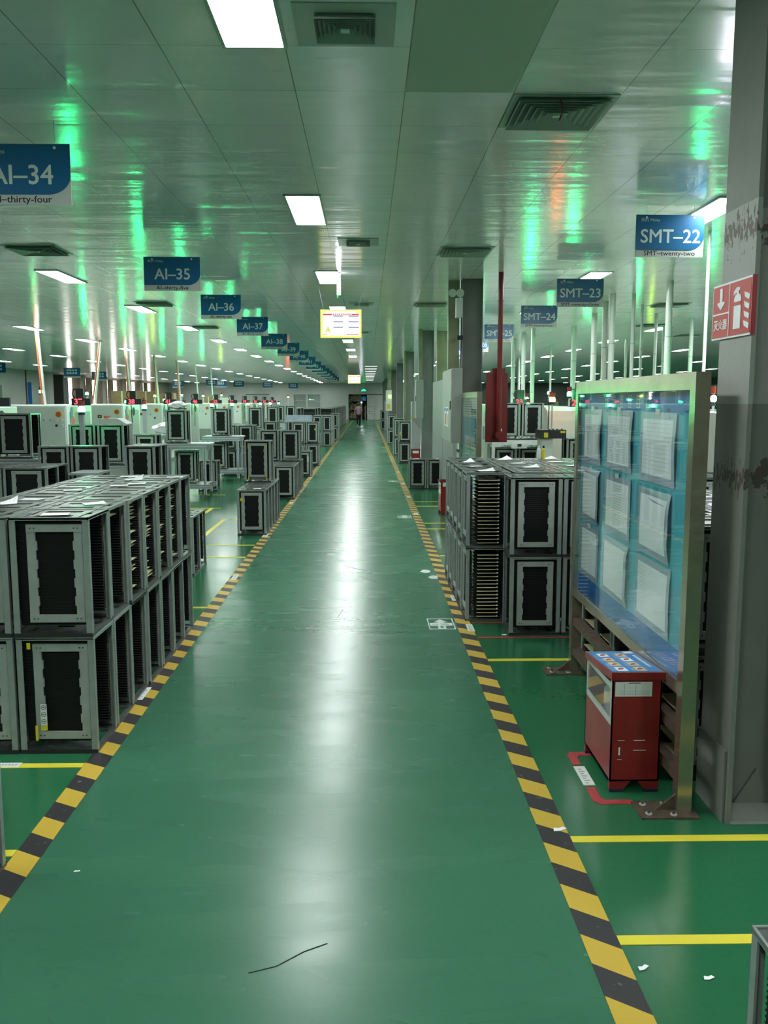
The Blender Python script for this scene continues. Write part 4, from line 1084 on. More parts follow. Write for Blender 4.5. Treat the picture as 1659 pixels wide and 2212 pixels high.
# ------------------------------------------------------------------ red extinguisher boxes
def ext_box(x, y, lab, det=True):
    W_, D_, HF, HB = .215, .44, .545, .505
    t = thing('extinguisher_box', lab, 'fire box', (x, y, 0), group='red fire extinguisher boxes at the columns')
    b_ = MB(); zf = .05
    b_.box(0, W_, D_ - .008, D_, zf, HB, 'red').box(W_ - .006, W_, 0, D_, zf, HB, 'red').box(0, W_, 0, D_, zf, zf + .008, 'red')
    b_.box(0, W_, 0, .008, zf, HF - .02, 'red')
    b_.box(0, .006, 0, D_, zf, .30, 'red').box(0, .006, 0, .03, .30, HF - .03, 'clamp').box(0, .006, D_ - .03, D_, .30, HB - .02, 'clamp').box(0, .006, .03, D_ - .03, .30, .33, 'clamp').box(0, .006, .03, D_ - .03, HB - .045, HB - .02, 'clamp')
    b_.obj('body', t)
    MB().box(-.001, .002, .03, D_ - .03, .33, HB - .04, 'glass').obj('window', t)
    for y0_ in (0, D_ - .02):
        for x0, x1, s in ((0, .062, 1), (W_ - .062, W_, -1)):
            p = [(x0, zf), (x1 + (.03 if s > 0 else 0), zf), (x1, 0.014), (x0, 0.014)] if s > 0 else [(x0 - .03, zf), (x1, zf), (x1, .014), (x0, .014)]
            MB().prism(p, 'y', y0_, y0_ + .02, 'red').box(x0, x1, y0_, y0_ + .02, 0, .014, 'navy').obj('foot', t)
    lid = MB().prism([(-.012, HF - .035), (D_ + .005, HB - .03), (D_ + .005, HB), (-.012, HF)], 'x', -.008, W_ + .008, 'red'); lid.obj('lid', t)
    sl = math.atan2(HB - HF, D_ + .017)
    R = Matrix.Rotation(sl, 3, 'X')
    ld = thing('instruction_poster', None, None, (W_ / 2, (D_ - .007) / 2, (HF + HB) / 2 + .0005)); ld.parent = t; ld.rotation_euler = (sl, 0, 0)
    MB().box(-W_ / 2 - .002, W_ / 2 + .002, -.218, .218, 0, .001, 'poster_blue').obj('poster_field', ld)
    if det:
        pc = MB()
        for r in range(2):
            for c in range(4):
                cx = -.058 + r * .083; cy = -.165 + c * .098
                pc.box(cx - .023, cx + .023, cy - .036, cy + .036, .001, .0016, 'pic_y' if (r + c) % 3 else 'paper')
                pc.prism([(cx - .018, cy - .02), (cx + .004, cy - .01), (cx + .018, cy + .015), (cx + .002, cy + .02), (cx - .012, cy + .002)], 'z', .0016, .002, 'redtape')
                pc.box(cx - .01, cx + .015, cy + .01, cy + .024, .0016, .0019, 'paper' if (r + c) % 3 else 'pic_y')
                for q in range(3): pc.box(cx - .039 + q * .0048, cx - .0362 + q * .0048, cy - .03, cy + .02 - q * .008, .001, .0014, 'sleeve')
        for q in range(8): pc.box(.078, .092, -.12 + q * .032, -.098 + q * .032, .001, .0015, 'label')
        pc.box(.055, .098, .17, .215, .001, .0017, 'label')
        pc.obj('pictogram', ld)
        MB().box(.012, .172, -.0018, 0, .435, .500, 'label').box(.07, .12, -.0022, -.0018, .493, .496, 'ink').box(.03, .16, -.0022, -.0018, .445, .4465, 'inkgrey').box(.03, .16, -.0022, -.0018, .455, .4565, 'inkgrey').box(.05, .052, -.0022, -.0018, .44, .49, 'inkgrey').box(.10, .102, -.0022, -.0018, .44, .49, 'inkgrey').obj('inspection_card', t)
        MB().plate(.07, .155, 0, 1, 0, 1, [], 'redtape') if False else None
        MB().prism([(.07, .345), (.165, .345), (.15, .31), (.085, .31)], 'y', -.003, -.0005, 'red').prism([(.095, .345), (.12, .36), (.145, .345), (.135, .345), (.12, .353), (.105, .345)], 'y', -.003, -.0005, 'red').obj('hand_grip', t)
        sc = MB()
        for a, b2, c, d in ((.10, .15, .235, .238), (.10, .155, .19, .193), (.035, .042, .17, .205), (.03, .06, .235, .237), (.03, .05, .148, .15)): sc.box(a, b2, -.001, 0, c, d, 'label')
        sc.obj('scratch', t)
    else:
        MB().box(.03, .18, -.002, 0, .435, .50, 'label').obj('inspection_card', t)
    for k in range(2):
        e = thing('fire_extinguisher', '%s extinguisher standing inside %s' % (['near', 'far'][k], lab.split(' with')[0].split(' at')[0].split(' beside')[0]), 'fire extinguisher', (x + W_ / 2, y + .12 + k * .19, .058), group='extinguishers inside the red boxes')
        MB().cyl((0, 0, 0), (0, 0, .30), .055, 'white' if det else 'red', 16).ball((0, 0, .30), .055, 'white' if det else 'red', 14, (1, 1, .6)).obj('cylinder', e)
        MB().cyl((0, 0, .32), (0, 0, .36), .014, 'ink', 8).box(-.012, .05, -.008, .008, .36, .372, 'ink').box(-.012, .04, -.008, .008, .378, .386, 'ink').obj('valve', e)
    return t
M['navy'] = mat('navy_foot', (0.01, 0.02, 0.06), 0.5)
M['poster_blue'] = mat('poster_blue', (0.008, 0.20, 0.52), 0.4)
M['pic_y'] = mat('picture_yellow', (0.72, 0.50, 0.22), 0.5)
ext_box(1.056, 3.61, 'red box with blue instruction lid, nearest one beside the notice board')
ext_box(1.10, 12.95, 'red box half hidden behind the turned rack column', False)
ext_box(1.085, 21.35, 'far red box standing above the free-standing rack pair', False)

# ------------------------------------------------------------------ white insertion machines left of the aisle
def disc_part(t, c, r, axis='x'):
    for k, a0, a1 in (('pie_b', 90, 210), ('pie_r', 210, 330), ('pie_y', -30, 90)):
        pts = [(c[1], c[2])] + [(c[1] + r * math.cos(math.radians(a0 + (a1 - a0) * i / 8)), c[2] + r * 1.2 * math.sin(math.radians(a0 + (a1 - a0) * i / 8))) for i in range(9)]
        MB().prism(pts, 'x', c[0], c[0] + .004, k).obj('colour_wheel', t)
def signal(x, y, z, z0, col, lab, cap=True, r=.05):
    if z0 > 1.2:
        on = (-8.82 < x < -5.62 and 0 < (y - 12.7) % 3.8 < 1.5) or (3.1 < x < 5.68 and .3 < (y - 7.4) % 3.7 < 1.3) or (x > 6.4 and any(.3 < y - q < 1.3 for q in (12.0, 16.5, 21.0, 25.5, 30.0)))
        z0 = (1.622 if x < 0 else 1.602) if on else 0
    else: z0 = 0
    t = thing('signal_lamp', lab, 'signal lamp', (x, y, z), group='stack signal lamps on the machines')
    (MB().box(-.03, .03, -.03, .03, z0 - z, -.07, 'prof') if x < -3.9 and z0 == 0 else MB().cyl((0, 0, z0 - z), (0, 0, -.05), .014, 'prof', 8)).obj('stem', t)
    MB().ball((0, 0, 0), r, col, 12, (1, 1, 1.25)).obj('lit_lens', t)
    MB().cyl((0, 0, -.07), (0, 0, -.03), r * .9, 'dark', 12).obj('lens_base', t); MB().cyl((0, 0, .05), (0, 0, .12), r * .85, 'redcap', 12).cyl((0, 0, .12), (0, 0, .135), r * .85, 'dark', 12).obj('unlit_lens', t)
    return t
def display(x, y, z, digits, lab):
    t = thing('number_display', lab, 'display', (x, y, z), group='red number displays on the machines')
    MB().box(-.11, .25, 0, .05, 0, .13, 'ink').box(-.02, .12, 0, .08, .13, .32, 'dark').obj('housing', t)
    place(text_mesh(digits, .15, 'led', .002, bold=.004), 'digits', t, (.02, -.003, .065))
    MB().tube([(-.05, .03, .13), (-.10, .03, .22), (-.07, .03, .30), (0, .03, .31)], .012, 'ink').obj('cable', t)
mroot = None
WH = 3.2
def ai_machine(x, y, n):
    global mroot
    lab = 'white insertion machine with control buttons, %s in the left row' % ORD[n]
    if mroot is None:
        t = thing('insertion_machine', lab, 'machine', (x, y, 0), group='white insertion machines in the left row')
        bevel(MB().box(-WH, 0, 0, 1.5, .08, 1.62, 'white').obj('body', t), .02)
        MB().box(-WH + .1, -.1, .1, 1.4, 0, .08, 'ink').obj('plinth', t)
        MB().box(-1.6, -.03, -.02, 0, .78, 1.58, 'white').box(-1.7, -.03, -.012, 0, .3, .72, 'grey').obj('front_panel', t)
        MB().box(.0, .01, .15, 1.35, .3, 1.5, 'lgrey').obj('side_door', t)
        b_ = MB().cyl((-.14, -.06, 1.46), (-.14, -.02, 1.46), .045, 'orange', 16).cyl((-.14, -.03, 1.46), (-.14, -.02, 1.46), .06, 'ysoft', 16); b_.obj('emergency_button', t)
        m_ = MB()
        for bx, bz, k in ((-.42, 1.35, 'clamp'), (-.30, 1.35, 'clamp'), (-.19, 1.35, 'label'), (-.09, 1.35, 'label'), (-.19, 1.25, 'ink'), (-.09, 1.25, 'label')): m_.cyl((bx, -.035, bz), (bx, -.02, bz), .025, k, 12)
        m_.box(-.58, -.49, -.03, -.02, 1.32, 1.39, 'ink').box(-.55, -.52, -.033, -.03, 1.34, 1.37, 'ysoft'); m_.obj('button', t)
        disc_part(t, (.01, .30, 1.43), .14)
        MB().cyl((.01, .85, 1.46), (.02, .85, 1.46), .10, 'ink', 18).obj('fan_grille', t)
        MB().tube([(.04, .55, 1.62), (.05, .56, 1.2), (.04, .55, .9)], .01, 'ink').obj('cable', t)
        MB().box(-2.4, -1.75, -.03, 0, 1.2, 1.5, 'clamp').obj('window', t)
        mroot = t
    else: dup(mroot, (x, y, 0), 0, lab)
DIG = ['35', '37', '38', '41', '46', '32', '30', '39', '36', '33', '34', '31']
for i in range(11):
    y = 16.5 + 3.8 * i - (3.8 * 1)
    ai_machine(-5.62, y, i)
    display(-5.55, y + .4, 1.625, DIG[i], 'small red lit number display on the %s left machine' % ORD[i])
    if i < 9: signal(-4.45 if i else -3.95, 13.8 + 3.8 * i if i else 12.2, 1.585, 0.98, 'ggreen', 'bright green signal lamp on a post, %s in the left row' % ORD[i])
for (x, y, z, c, lab) in ((-8.7, 23.6, 1.95, 'ggreen', 'green signal lamp standing high before the blue strip on the left wall'), (-8.4, 26.5, 1.92, 'ggreen', 'green signal lamp beside the orange cable pole'), (-8.2, 30.0, 1.68, 'ggreen', 'left of two low green lamps behind the first machines'), (-8.1, 32.0, 1.68, 'ggreen', 'right of two low green lamps behind the first machines'), (-8.3, 34.5, 1.9, 'gyel', 'yellow-green lamp far behind the machines'), (-8.4, 36.5, 1.75, 'ggreen', 'green lamp behind the cartons'), (-8.2, 39.0, 1.95, 'ggreen', 'green lamp right of the curtained windows'), (-8.0, 43.0, 1.95, 'ggreen', 'green lamp above the dark antennas'), (-7.6, 46.0, 2.0, 'gyel', 'yellow lamp beside the far white pole'), (-4.8, 53.5, 1.95, 'gred', 'lone red signal lamp before the far wall')):
    signal(x, y, z, 1.3, c, lab)
# poles with cables
for i, (x, y) in enumerate([(-7.65, 21.0 + 3.8 * q) for q in range(7)]):
    t = thing('service_pole', 'pale ceiling service pole with orange cable, %s from the left edge' % ORD[i], 'pole', (x, y, 0), group='service poles over the left machines')
    lean = (.10 if i != 1 else -.25)
    MB().cyl((0, 0, 1.62), (-lean, 0, CZ), .032, 'white_pvc', 8).obj('pole', t)
    if i in (0, 1, 2, 3, 4): MB().cyl((-.06, 0, 1.62), (-lean - .05, 0, CZ), .022, 'opole', 8).obj('cable', t)
# cartons and clutter on far machines
for i, (x, y, s, k, lab) in enumerate(((-9.3, 33.8, .8, 'carton', 'brown carton beside the curtained windows'), (-10.4, 41.8, .9, 'carton', 'brown carton right of the bright curtain'), (-9.5, 41.8, .8, 'carton', 'brown carton stack before the far wall'), (-8.05, 45.0, .6, 'carton', 'small brown carton left of the white carton'), (-7.2, 45.0, .55, 'white', 'white carton glowing beside the far pole'))):
    t = tag(bevel(MB().box(-s / 2, s / 2, -.3, .3, 1.4505, 1.4505 + s * .8, k).box(-.03, .03, -.301, .301, 1.4505, 1.451 + s * .8, 'pcb').obj('carton', None, (x, y, 0)), .005), lab, 'carton', 'cartons on the far left machines')
for i, (x, y) in enumerate(((-9.2, 33.8), (-10.0, 41.8), (-7.5, 45.0))):
    t = thing('storage_cabinet', 'pale storage cabinet under the cartons, %s from the left' % ORD[i], 'cabinet', (x, y, 0), group='pale storage cabinets behind the machines')
    MB().box(-1.1, 1.2, -.35, .6, 0, 1.45, 'lgrey').obj('body', t); MB().box(-1.05, 1.15, -.37, -.35, .1, 1.4, 'lgrey').obj('door', t)
t = thing('tool_cabinet', 'tall black cabinet standing against the left wall by the bright sign', 'cabinet', (-17.4, 50.0, 0))
MB().box(-.3, .25, 0, .8, 0, 3.2, 'wall_dark').obj('body', t); MB().box(-.28, .23, -.03, 0, .1, 3.1, 'dark').obj('door', t)
t = tag(MB().box(-.1, .1, -.02, .02, 1.55, 2.7, 'bblue').obj('wall_banner', None, (-17.75, 46.6, 0)), 'narrow blue banner on the left wall', 'banner')

# ------------------------------------------------------------------ aluminium tables
troot = None
def table(x1, y, lab, w_=.78, h=.965):
    """x1: right edge, y: front edge"""
    t = thing('aluminium_table', lab, 'table', (x1, y, 0), group='aluminium profile tables by the left machines')
    D = .62; s = .045
    def prof(mb, x0, x1_, y0, y1_, z0, z1): 
        mb.box(x0, x1_, y0, y1_, z0, z1, 'prof')
        if x1_ - x0 > .2:
            n = max(1, round((z1 - z0) / .04))
            for i in range(n): mb.box(x0, x1_, y0 - .0006, y0, z0 + (i + .42) * (z1 - z0) / n, z0 + (i + .58) * (z1 - z0) / n, 'dark')
        else: mb.box((x0 + x1_) / 2 - .004, (x0 + x1_) / 2 + .004, y0 - .0006, y0, z0, z1, 'dark')
    m_ = MB(); prof(m_, -w_, .02, 0, s, h - .10, h); prof(m_, -w_, .02, D - s, D, h - .10, h); m_.box(-w_, .06, s, D - s, h - .03, h - .002, 'prof').box(.02, .10, .005, s * .9, h - .09, h - .01, 'grey'); m_.obj('top_beam', t)
    for px in (-w_, -s):
        for py in (0, D - s):
            m_ = MB(); prof(m_, px, px + s, py - .002, py + s, .07, h - .10); m_.obj('leg', t)
            MB().cyl((px + s / 2, py + s / 2, .012), (px + s / 2, py + s / 2, .07), .008, 'steel', 8).cyl((px + s / 2, py + s / 2, 0), (px + s / 2, py + s / 2, .014), .028, 'steel', 12).obj('levelling_foot', t)
    m_ = MB(); prof(m_, -w_, .08, -.004, s, .17, .25); prof(m_, -w_, .08, D - s, D, .17, .25); m_.box(-w_, 0, s, D - s, .235, .249, 'prof'); m_.obj('lower_shelf', t)
    return t
TB = [(-2.83, 15.3, 'aluminium table nearest the single rack row'), (-2.73, 18.6, 'second aluminium table, beyond the first'), (-2.6, 22.3, 'third aluminium table, mostly hidden by stacks'), (-2.62, 26.0, 'fourth aluminium table, far behind'), (-2.55, 29.9, 'fifth and farthest aluminium table'), (-4.1, 11.25, 'aluminium table under the large magazine at the left edge')]
for x, y, l in TB[:5]: table(x, y, l)
table(-4.1, 11.25, TB[5][2], 1.3)
def onb(kind, x, y, z, lab): return rack(kind, x, y, z, 0, lab, 'racks standing on or under the aluminium tables')
onb('W', -4.56, 11.5, .966, 'large rack standing on the table at the left edge')
onb('W', -5.1, 11.5, .966, 'rack cut by the left frame edge, on the leftmost table')
onb('B', -3.36, 15.6, .966, 'rack standing on the first aluminium table')
onb('B', -3.12, 18.85, .966, 'rack standing on the second aluminium table')
onb('B', -2.86, 22.6, .966, 'left rack standing on the third aluminium table')
onb('B', -3.35, 22.6, .966, 'hidden rack at the left of the third aluminium table') if False else None
onb('B', -2.82, 26.3, .966, 'rack standing on the fourth aluminium table')
onb('B', -3.0, 30.2, .966, 'left rack on the fifth aluminium table'); onb('B', -2.62, 30.2, .966, 'right rack on the fifth aluminium table')
onb('B', -3.22, 15.62, .25, 'rack on the lower shelf of the first aluminium table')
onb('B', -3.2, 18.9, .25, 'rack on the lower shelf of the second aluminium table')
onb('B', -3.62, 12.55, .795, 'rack behind the first green lamp post') ; onb('B', -4.02, 12.55, .795, 'rack left of the first green lamp post')
t = thing('roller_bench', 'low steel bench carrying the two racks by the first green lamp', 'bench', (-4.25, 12.3, 0))
MB().box(0, .9, 0, .5, .76, .795, 'prof').obj('top', t)
for px in (0, .86):
    for py in (0, .46): MB().box(px, px + .04, py, py + .04, 0, .76, 'prof').obj('leg', t)
t = thing('rack_trolley', 'low steel trolley under the wide racks at the left', 'trolley', (-4.45, 9.5, 0))
MB().box(0, .98, 0, .72, .36, .404, 'grey').obj('deck', t)
for px in (.02, .92):
    for py in (.02, .66): MB().box(px, px + .04, py, py + .04, .08, .36, 'grey').cyl((px, py + .02, .04), (px + .04, py + .02, .04), .04, 'ink', 12).obj('caster_leg', t)
t = thing('conveyor_rail', 'short aluminium conveyor end plate between the wide racks and paired stacks', 'conveyor', (-3.42, 10.0, 0))
MB().box(0, .33, 0, .5, .86, .885, 'prof').obj('plate', t); MB().box(.1, .16, .1, .16, .0, .86, 'prof').box(.0, .26, .05, .21, 0, .02, 'prof').obj('leg', t)
# grey side table and clutter behind
t = thing('parts_box', 'grey box with an orange button beside the paired stacks', 'box', (-4.45, 14.6, 0))
MB().prism([(0, 0), (.45, 0), (.45, 1.33), (.30, 1.42), (0, 1.42)], 'y', 0, .4, 'lgrey').obj('case', t); MB().cyl((.1, .1, 1.42), (.1, .1, 1.46), .04, 'orange', 12).obj('button', t)
t = tag(MB().ball((0, 0, 0), .16, 'paper', 16, (1.0, .8, .5), .22).obj('cloth_bundle', None, (-3.36, 15.65, .966 + RH + .085)), 'white cloth bundle on top of the first table rack', 'cloth')
t = thing('plastic_sheet', 'white crumpled plastic behind the first aluminium table', 'plastic sheet', (-3.75, 16.4, 0))
MB().ball((0, 0, 1.20), .20, 'paper', 16, (1.2, .8, .6), .25).obj('bundle', t); MB().box(-.4, .4, -.25, .25, 1.0, 1.08, 'prof').box(-.03, .03, -.03, .03, 0, 1.0, 'prof').obj('stand', t)
t = thing('document_rack', 'far grey bench with white papers behind the low rack block', 'bench', (-2.3, 24.6, 0))
MB().box(0, .75, 0, .1, 1.17, 1.32, 'sleeve').obj('backboard', t); MB().box(0, .75, -.2, .1, 1.12, 1.17, 'prof').box(.0, .05, 0, .05, 0, 1.12, 'prof').box(.7, .75, 0, .05, 0, 1.12, 'prof').obj('frame', t)
# dark wire trolleys at the far left
k_ = 0
for i in range(13):
    y = 42 + i * 2.3
    for j, x in enumerate((-1.95, -2.75, -3.6)):
        if i > 3 and j: continue
        t = thing('wire_trolley', 'dark tall rack trolley, %s %s' % (ORD[i], ['along the far left aisle edge', 'in the second far line', 'in the third far line'][j]), 'trolley', (x, y, 0), group='dark trolleys at the far left')
        MB().box(-.26, .26, -.3, .3, .2, 1.33, 'black').box(-.27, .27, -.31, .31, .16, .2, 'dark').box(-.24, .24, -.305, -.3, .25, 1.2, 'dark').obj('cage', t)
        MB().cyl((-.28, -.3, .05), (-.28, -.3, 1.36), .011, 'grey', 6).cyl((.28, -.3, .05), (.28, -.3, 1.36), .014, 'alu2', 6).cyl((-.28, -.3, 1.36), (.28, -.3, 1.36), .014, 'alu2', 6).box(-.28, .28, -.32, -.3, .62, .66, 'grey').obj('handle_frame', t)
        m_ = MB()
        for cx in (-.22, .22):
            for cy in (-.25, .25): m_.cyl((cx - .02, cy, .06), (cx + .02, cy, .06), .06, 'ink', 10)
        m_.box(-.24, .24, -.27, .27, .1, .16, 'dark'); m_.obj('caster', t)

# ------------------------------------------------------------------ white mounting machines on the right
sroot = None
def smt(x, y, n):
    global sroot
    lab = 'rounded white mounting machine, %s in the right row' % ORD[n]
    if sroot is None:
        t = thing('mounting_machine', lab, 'machine', (x, y, 0), group='white mounting machines in the right row')
        out = [(0, .08), (0, 1.15), (.04, 1.38), (.14, 1.54), (.30, 1.60), (1.3, 1.60), (1.45, 1.50), (1.5, 1.3), (1.5, .08)]
        MB().prism([(a, b_) for a, b_ in out], 'x', 0, 2.6, 'cream').obj('body', t)
        MB().box(.05, 2.55, .05, 1.45, 0, .08, 'ink').obj('plinth', t)
        MB().box(.25, 1.5, -.01, .0, .85, 1.14, 'white').box(.25, 1.5, -.008, 0, .6, .8, 'yellow').box(.30, 1.45, -.012, -.008, .62, .78, 'sleeve').obj('front_cover', t)
        MB().box(1.05, 1.9, .35, 1.0, 1.60, 1.70, 'ink').obj('top_vent', t)
        disc_part(t, (-.005, .55, 1.30), .13)
        MB().box(-.006, 0, .3, .6, .7, 1.05, 'sleeve').box(-.006, 0, .75, 1.05, .7, 1.05, 'sleeve').obj('side_window', t)
        MB().box(1.0, 1.35, -.03, .0, 1.18, 1.45, 'screen').obj('screen', t)
        sroot = t
    else: dup(sroot, (x, y, 0), 0, lab)
for i, y in enumerate((7.4, 11.1, 14.8, 18.5, 22.2, 25.9, 29.6, 33.3, 37.0, 40.7)):
    smt(3.08, y, i); 
    if i not in (2,): smt_x = 0
for i, y in enumerate((9.0, 14.8, 18.5, 22.2, 25.9, 29.6, 33.3)):
    pass
for i, (x, y) in enumerate(((6.4, 12.0), (6.4, 16.5), (6.4, 21.0), (6.4, 25.5), (6.4, 30.0), (10.0, 24.0), (10.0, 30.0))):
    dup(sroot, (x, y, 0), 0, 'white mounting machine standing deeper in the hall behind the right row, %s' % ORD[i])
SG = [(3.55, 15.35, 1.82, 'ggreen', 'tall signal tower glowing green beside the notice board left post'), (3.45, 18.9, 1.74, 'ggreen', 'green lamp with red cap right of the red pipe'), (3.35, 18.2, 1.62, 'ggreen', 'lower green lamp right of the red pipe'),
      (5.6, 27.0, 1.95, 'ggreen', 'green lamp left of the green pair over the black control box'), (6.45, 26.0, 1.84, 'ggreen', 'left of the bright green pair over the rounded machine'), (6.75, 26.2, 1.84, 'ggreen', 'right of the bright green pair over the rounded machine'),
      (3.05, 14.4, 1.72, 'gorange', 'large orange warning lamp over the black control box'), (6.6, 21.6, 1.86, 'ggreen', 'green signal lamp seen above the notice board, left'), (6.8, 17.5, 1.86, 'ggreen', 'green signal lamp seen above the notice board, centre'),
      (7.3, 17.2, 1.87, 'ggreen', 'green signal lamp hidden by the notice board, right'), (4.0, 7.9, 1.78, 'ggreen', 'green lamp on the machine behind the near column'), (4.3, 11.6, 1.78, 'ggreen', 'green lamp on the second right machine'), (9.0, 28.0, 1.84, 'gyel', 'yellow lamp deep in the right hall'), (2.9, 23.0, 1.8, 'ggreen', 'green lamp behind the second column'), (2.9, 30.0, 1.8, 'ggreen', 'green lamp behind the third column')]
for x, y, z, c, l in SG: signal(x, y, z, 1.5, c, l, r=.045 if 'large' not in l else .055)
signal(3.40, 8.55, 1.725, 1.6, 'gwhite', 'white spot light glaring between the notice board and the near column', r=.03)
for i, (x, y, z, d) in enumerate(((3.22, 18.6, 1.62, '23'), (3.66, 15.4, 1.605, '24'))):
    display(x, y, z, d, 'red number display on the %s right machine' % ['far', 'near'][i])
# white ducts
for i, (px, y, r) in enumerate(((1107, 24, .09), (1129, 22, .09), (1149, 20, .08), (1188, 26, .05), (1237, 20, .10), (1280, 17, .09), (1303, 15, .08), (1318, 14, .08), (1120, 34, .07), (1363, 14, .05), (1440, 12.5, .08), (1382, 15.5, .04), (1520, 8.9, .03), (1413, 17, .05), (1430, 20, .05), (1490, 18, .07), (1350, 24, .06))):
    x = (px - 793) * y / 1890.0; r *= .6
    t = thing('air_duct', 'white vertical duct from ceiling to machine, %s in the right hall' % ORD[i], 'duct', (x, y, 0), group='white ducts over the right machines')
    q = MB().cyl((0, 0, 1.66), (0, 0, CZ), r, 'white_pvc', 12)
    for z in (1.9, 2.6): q.cyl((0, 0, z), (0, 0, z + .02), r * 1.08, 'clamp', 12)
    q.obj('pipe', t); MB().cyl((0, 0, 1.61), (0, 0, 1.66), r * 1.3, 'grey', 12).obj('collar', t)
# black control box on a white pedestal, white bench with racks
t = thing('control_console', 'long black control box on a white pedestal before the rounded machine', 'control box', (2.50, 12.6, 0))
MB().box(0, .385, 0, .35, 1.165, 1.29, 'ink').obj('black_box', t)
MB().box(.06, .12, -.004, 0, 1.18, 1.25, 'ysoft').box(.30, .37, -.004, 0, 1.245, 1.275, 'ysoft').obj('warning_label', t)
m_ = MB()
for bx in (.14, .2, .26, .33): m_.cyl((bx, .05, 1.29), (bx, .05, 1.305), .012, 'dark', 8)
m_.obj('button', t)
MB().box(.03, .20, .05, .32, 0, 1.165, 'cream').box(.04, .19, .045, .05, .85, 1.12, 'white').obj('pedestal', t)
MB().tube([(.16, .2, 1.3), (.17, .22, 1.6), (.17, .25, 1.75)], .008, 'ink').obj('cable', t)
t = thing('work_bench', 'white framed bench with two racks on it right of the red pipe', 'bench', (1.95, 13.6, 0))
MB().box(0, .95, 0, .55, 1.02, 1.095, 'white').box(.3, .55, -.02, 0, .97, 1.05, 'white').obj('top', t)
for px in (0, .90):
    for py in (0, .5): MB().box(px, px + .05, py, py + .05, 0, 1.02, 'white').obj('leg', t)
MB().box(.40, .46, -.03, -.02, 1.0, 1.04, 'ink').obj('knob', t); MB().box(0.05, .9, .05, .5, .36, .39, 'white').obj('shelf', t)
onr = lambda k, x, y, z, lab: rack(k, x, y, z, 0, lab, 'racks on and below the white bench at right')
onr('N', 2.23, 13.85, 1.096, 'left rack on the white bench right of the red pipe'); onr('N', 2.60, 13.85, 1.096, 'right rack on the white bench right of the red pipe')
for i in range(2):
    for l in range(1): onr('B', 2.18 + .40 * i, 13.9, .391, '%s rack standing on the shelf of the white bench' % ['left', 'right'][i])
block('B', 2.92, .40, 1, 12.7, .345, 1, UL, 'stack right of the black control box', [''])
t = thing('operator_screen', 'bright white monitor right of the bench racks', 'monitor', (2.78, 14.7, 1.45))
MB().box(-.13, .13, 0, .03, 0, .2, 'ink').box(-.12, .12, -.004, 0, .01, .19, 'screen').obj('screen', t); MB().box(-.02, .02, 0, .03, -1.45, 0, 'grey').obj('stand', t); MB().box(-.02, .06, -.01, 0, -.28, -.12, 'screenb').box(-.02, .06, -.01, 0, -.10, -.02, 'screenb').obj('lit_keys', t)
for i, x in enumerate((1.66, 1.70)):
    t = thing('spray_bottle', '%s small bottle standing by the foot of the red pipe' % ['pale', 'yellow'][i], 'bottle', (x, 9.0 + i * .04, 0))
    b_ = MB().cyl((0, 0, 1.161), (0, 0, 1.25), .018, 'label' if i == 0 else 'ysoft', 12).cyl((0, 0, 1.25), (0, 0, 1.262), .018, 'label' if i == 0 else 'ysoft', 12, r1=.008); o = b_.obj('body', t)
    MB().cyl((0, 0, 1.262), (0, 0, 1.285), .010, 'label' if i == 0 else 'ink', 10).obj('cap', t); t.location = (1.62 + i * .045, 8.2, 0)

# ------------------------------------------------------------------ far end: person, trolley, shelving
def skin_obj(name, pts, edges, rad, k, parent, loc=(0, 0, 0), sub=2):
    me = bpy.data.meshes.new(name); me.from_pydata(pts, edges, [])
    o = bpy.data.objects.new(name, me); COL.objects.link(o); o.parent = parent; o.location = loc
    me.materials.append(M[k])
    sk = o.modifiers.new('skin', 'SKIN'); sk.use_smooth_shade = True
    for i, r in enumerate(rad):
        v = me.skin_vertices[0].data[i]; v.radius = (r, r) if isinstance(r, (int, float)) else r
        v.use_root = (i == 0)
    sb = o.modifiers.new('sub', 'SUBSURF'); sb.levels = sub; sb.render_levels = sub
    return o
t = thing('person', 'person in a pink shirt and black trousers walking away down the far aisle', 'person', (-.56, 57.0, 0))
P = [(0, 0, .86), (0, 0, 1.02), (0, .01, 1.20), (0, .02, 1.31), (0, .02, 1.37), (0, .02, 1.44), (0, .03, 1.53), (0, .02, 1.58),
     (.155, .02, 1.28), (.20, -.02, 1.05), (.17, .12, .88), (-.155, .02, 1.28), (-.22, .0, 1.05), (-.25, -.06, .86),
     (.085, 0, .82), (.09, .07, .47), (.07, -.02, .09), (.07, .10, .035), (-.085, 0, .82), (-.08, -.03, .47), (-.07, -.22, .14), (-.07, -.14, .05)]
E = [(0, 1), (1, 2), (2, 3), (3, 4), (4, 5), (5, 6), (6, 7), (3, 8), (8, 9), (9, 10), (3, 11), (11, 12), (12, 13), (0, 14), (14, 15), (15, 16), (16, 17), (0, 18), (18, 19), (19, 20), (20, 21)]
Rr = [.12, .11, .125, .10, .05, .055, .085, .075, .055, .04, .028, .055, .04, .028, .08, .055, .038, .03, .08, .055, .038, .03]
for hand, sx in ((10, 1), (13, -1)):
    b0 = P[hand]
    pi = len(P); P.append((b0[0], b0[1] + .02, b0[2] - .05)); E.append((hand, pi)); Rr.append(.024)
    for f in range(4):
        q = len(P); P += [(b0[0] + (f - 1.5) * .016, b0[1] + .03, b0[2] - .10), (b0[0] + (f - 1.5) * .017, b0[1] + .045, b0[2] - .135 - (.01 if f in (1, 2) else 0))]
        E += [(pi, q), (q, q + 1)]; Rr += [.009, .008]
    q = len(P); P += [(b0[0] - sx * .03, b0[1] + .04, b0[2] - .06), (b0[0] - sx * .035, b0[1] + .055, b0[2] - .09)]; E += [(pi, q), (q, q + 1)]; Rr += [.010, .009]
skin_obj('body', P, E, Rr, 'skin', t)
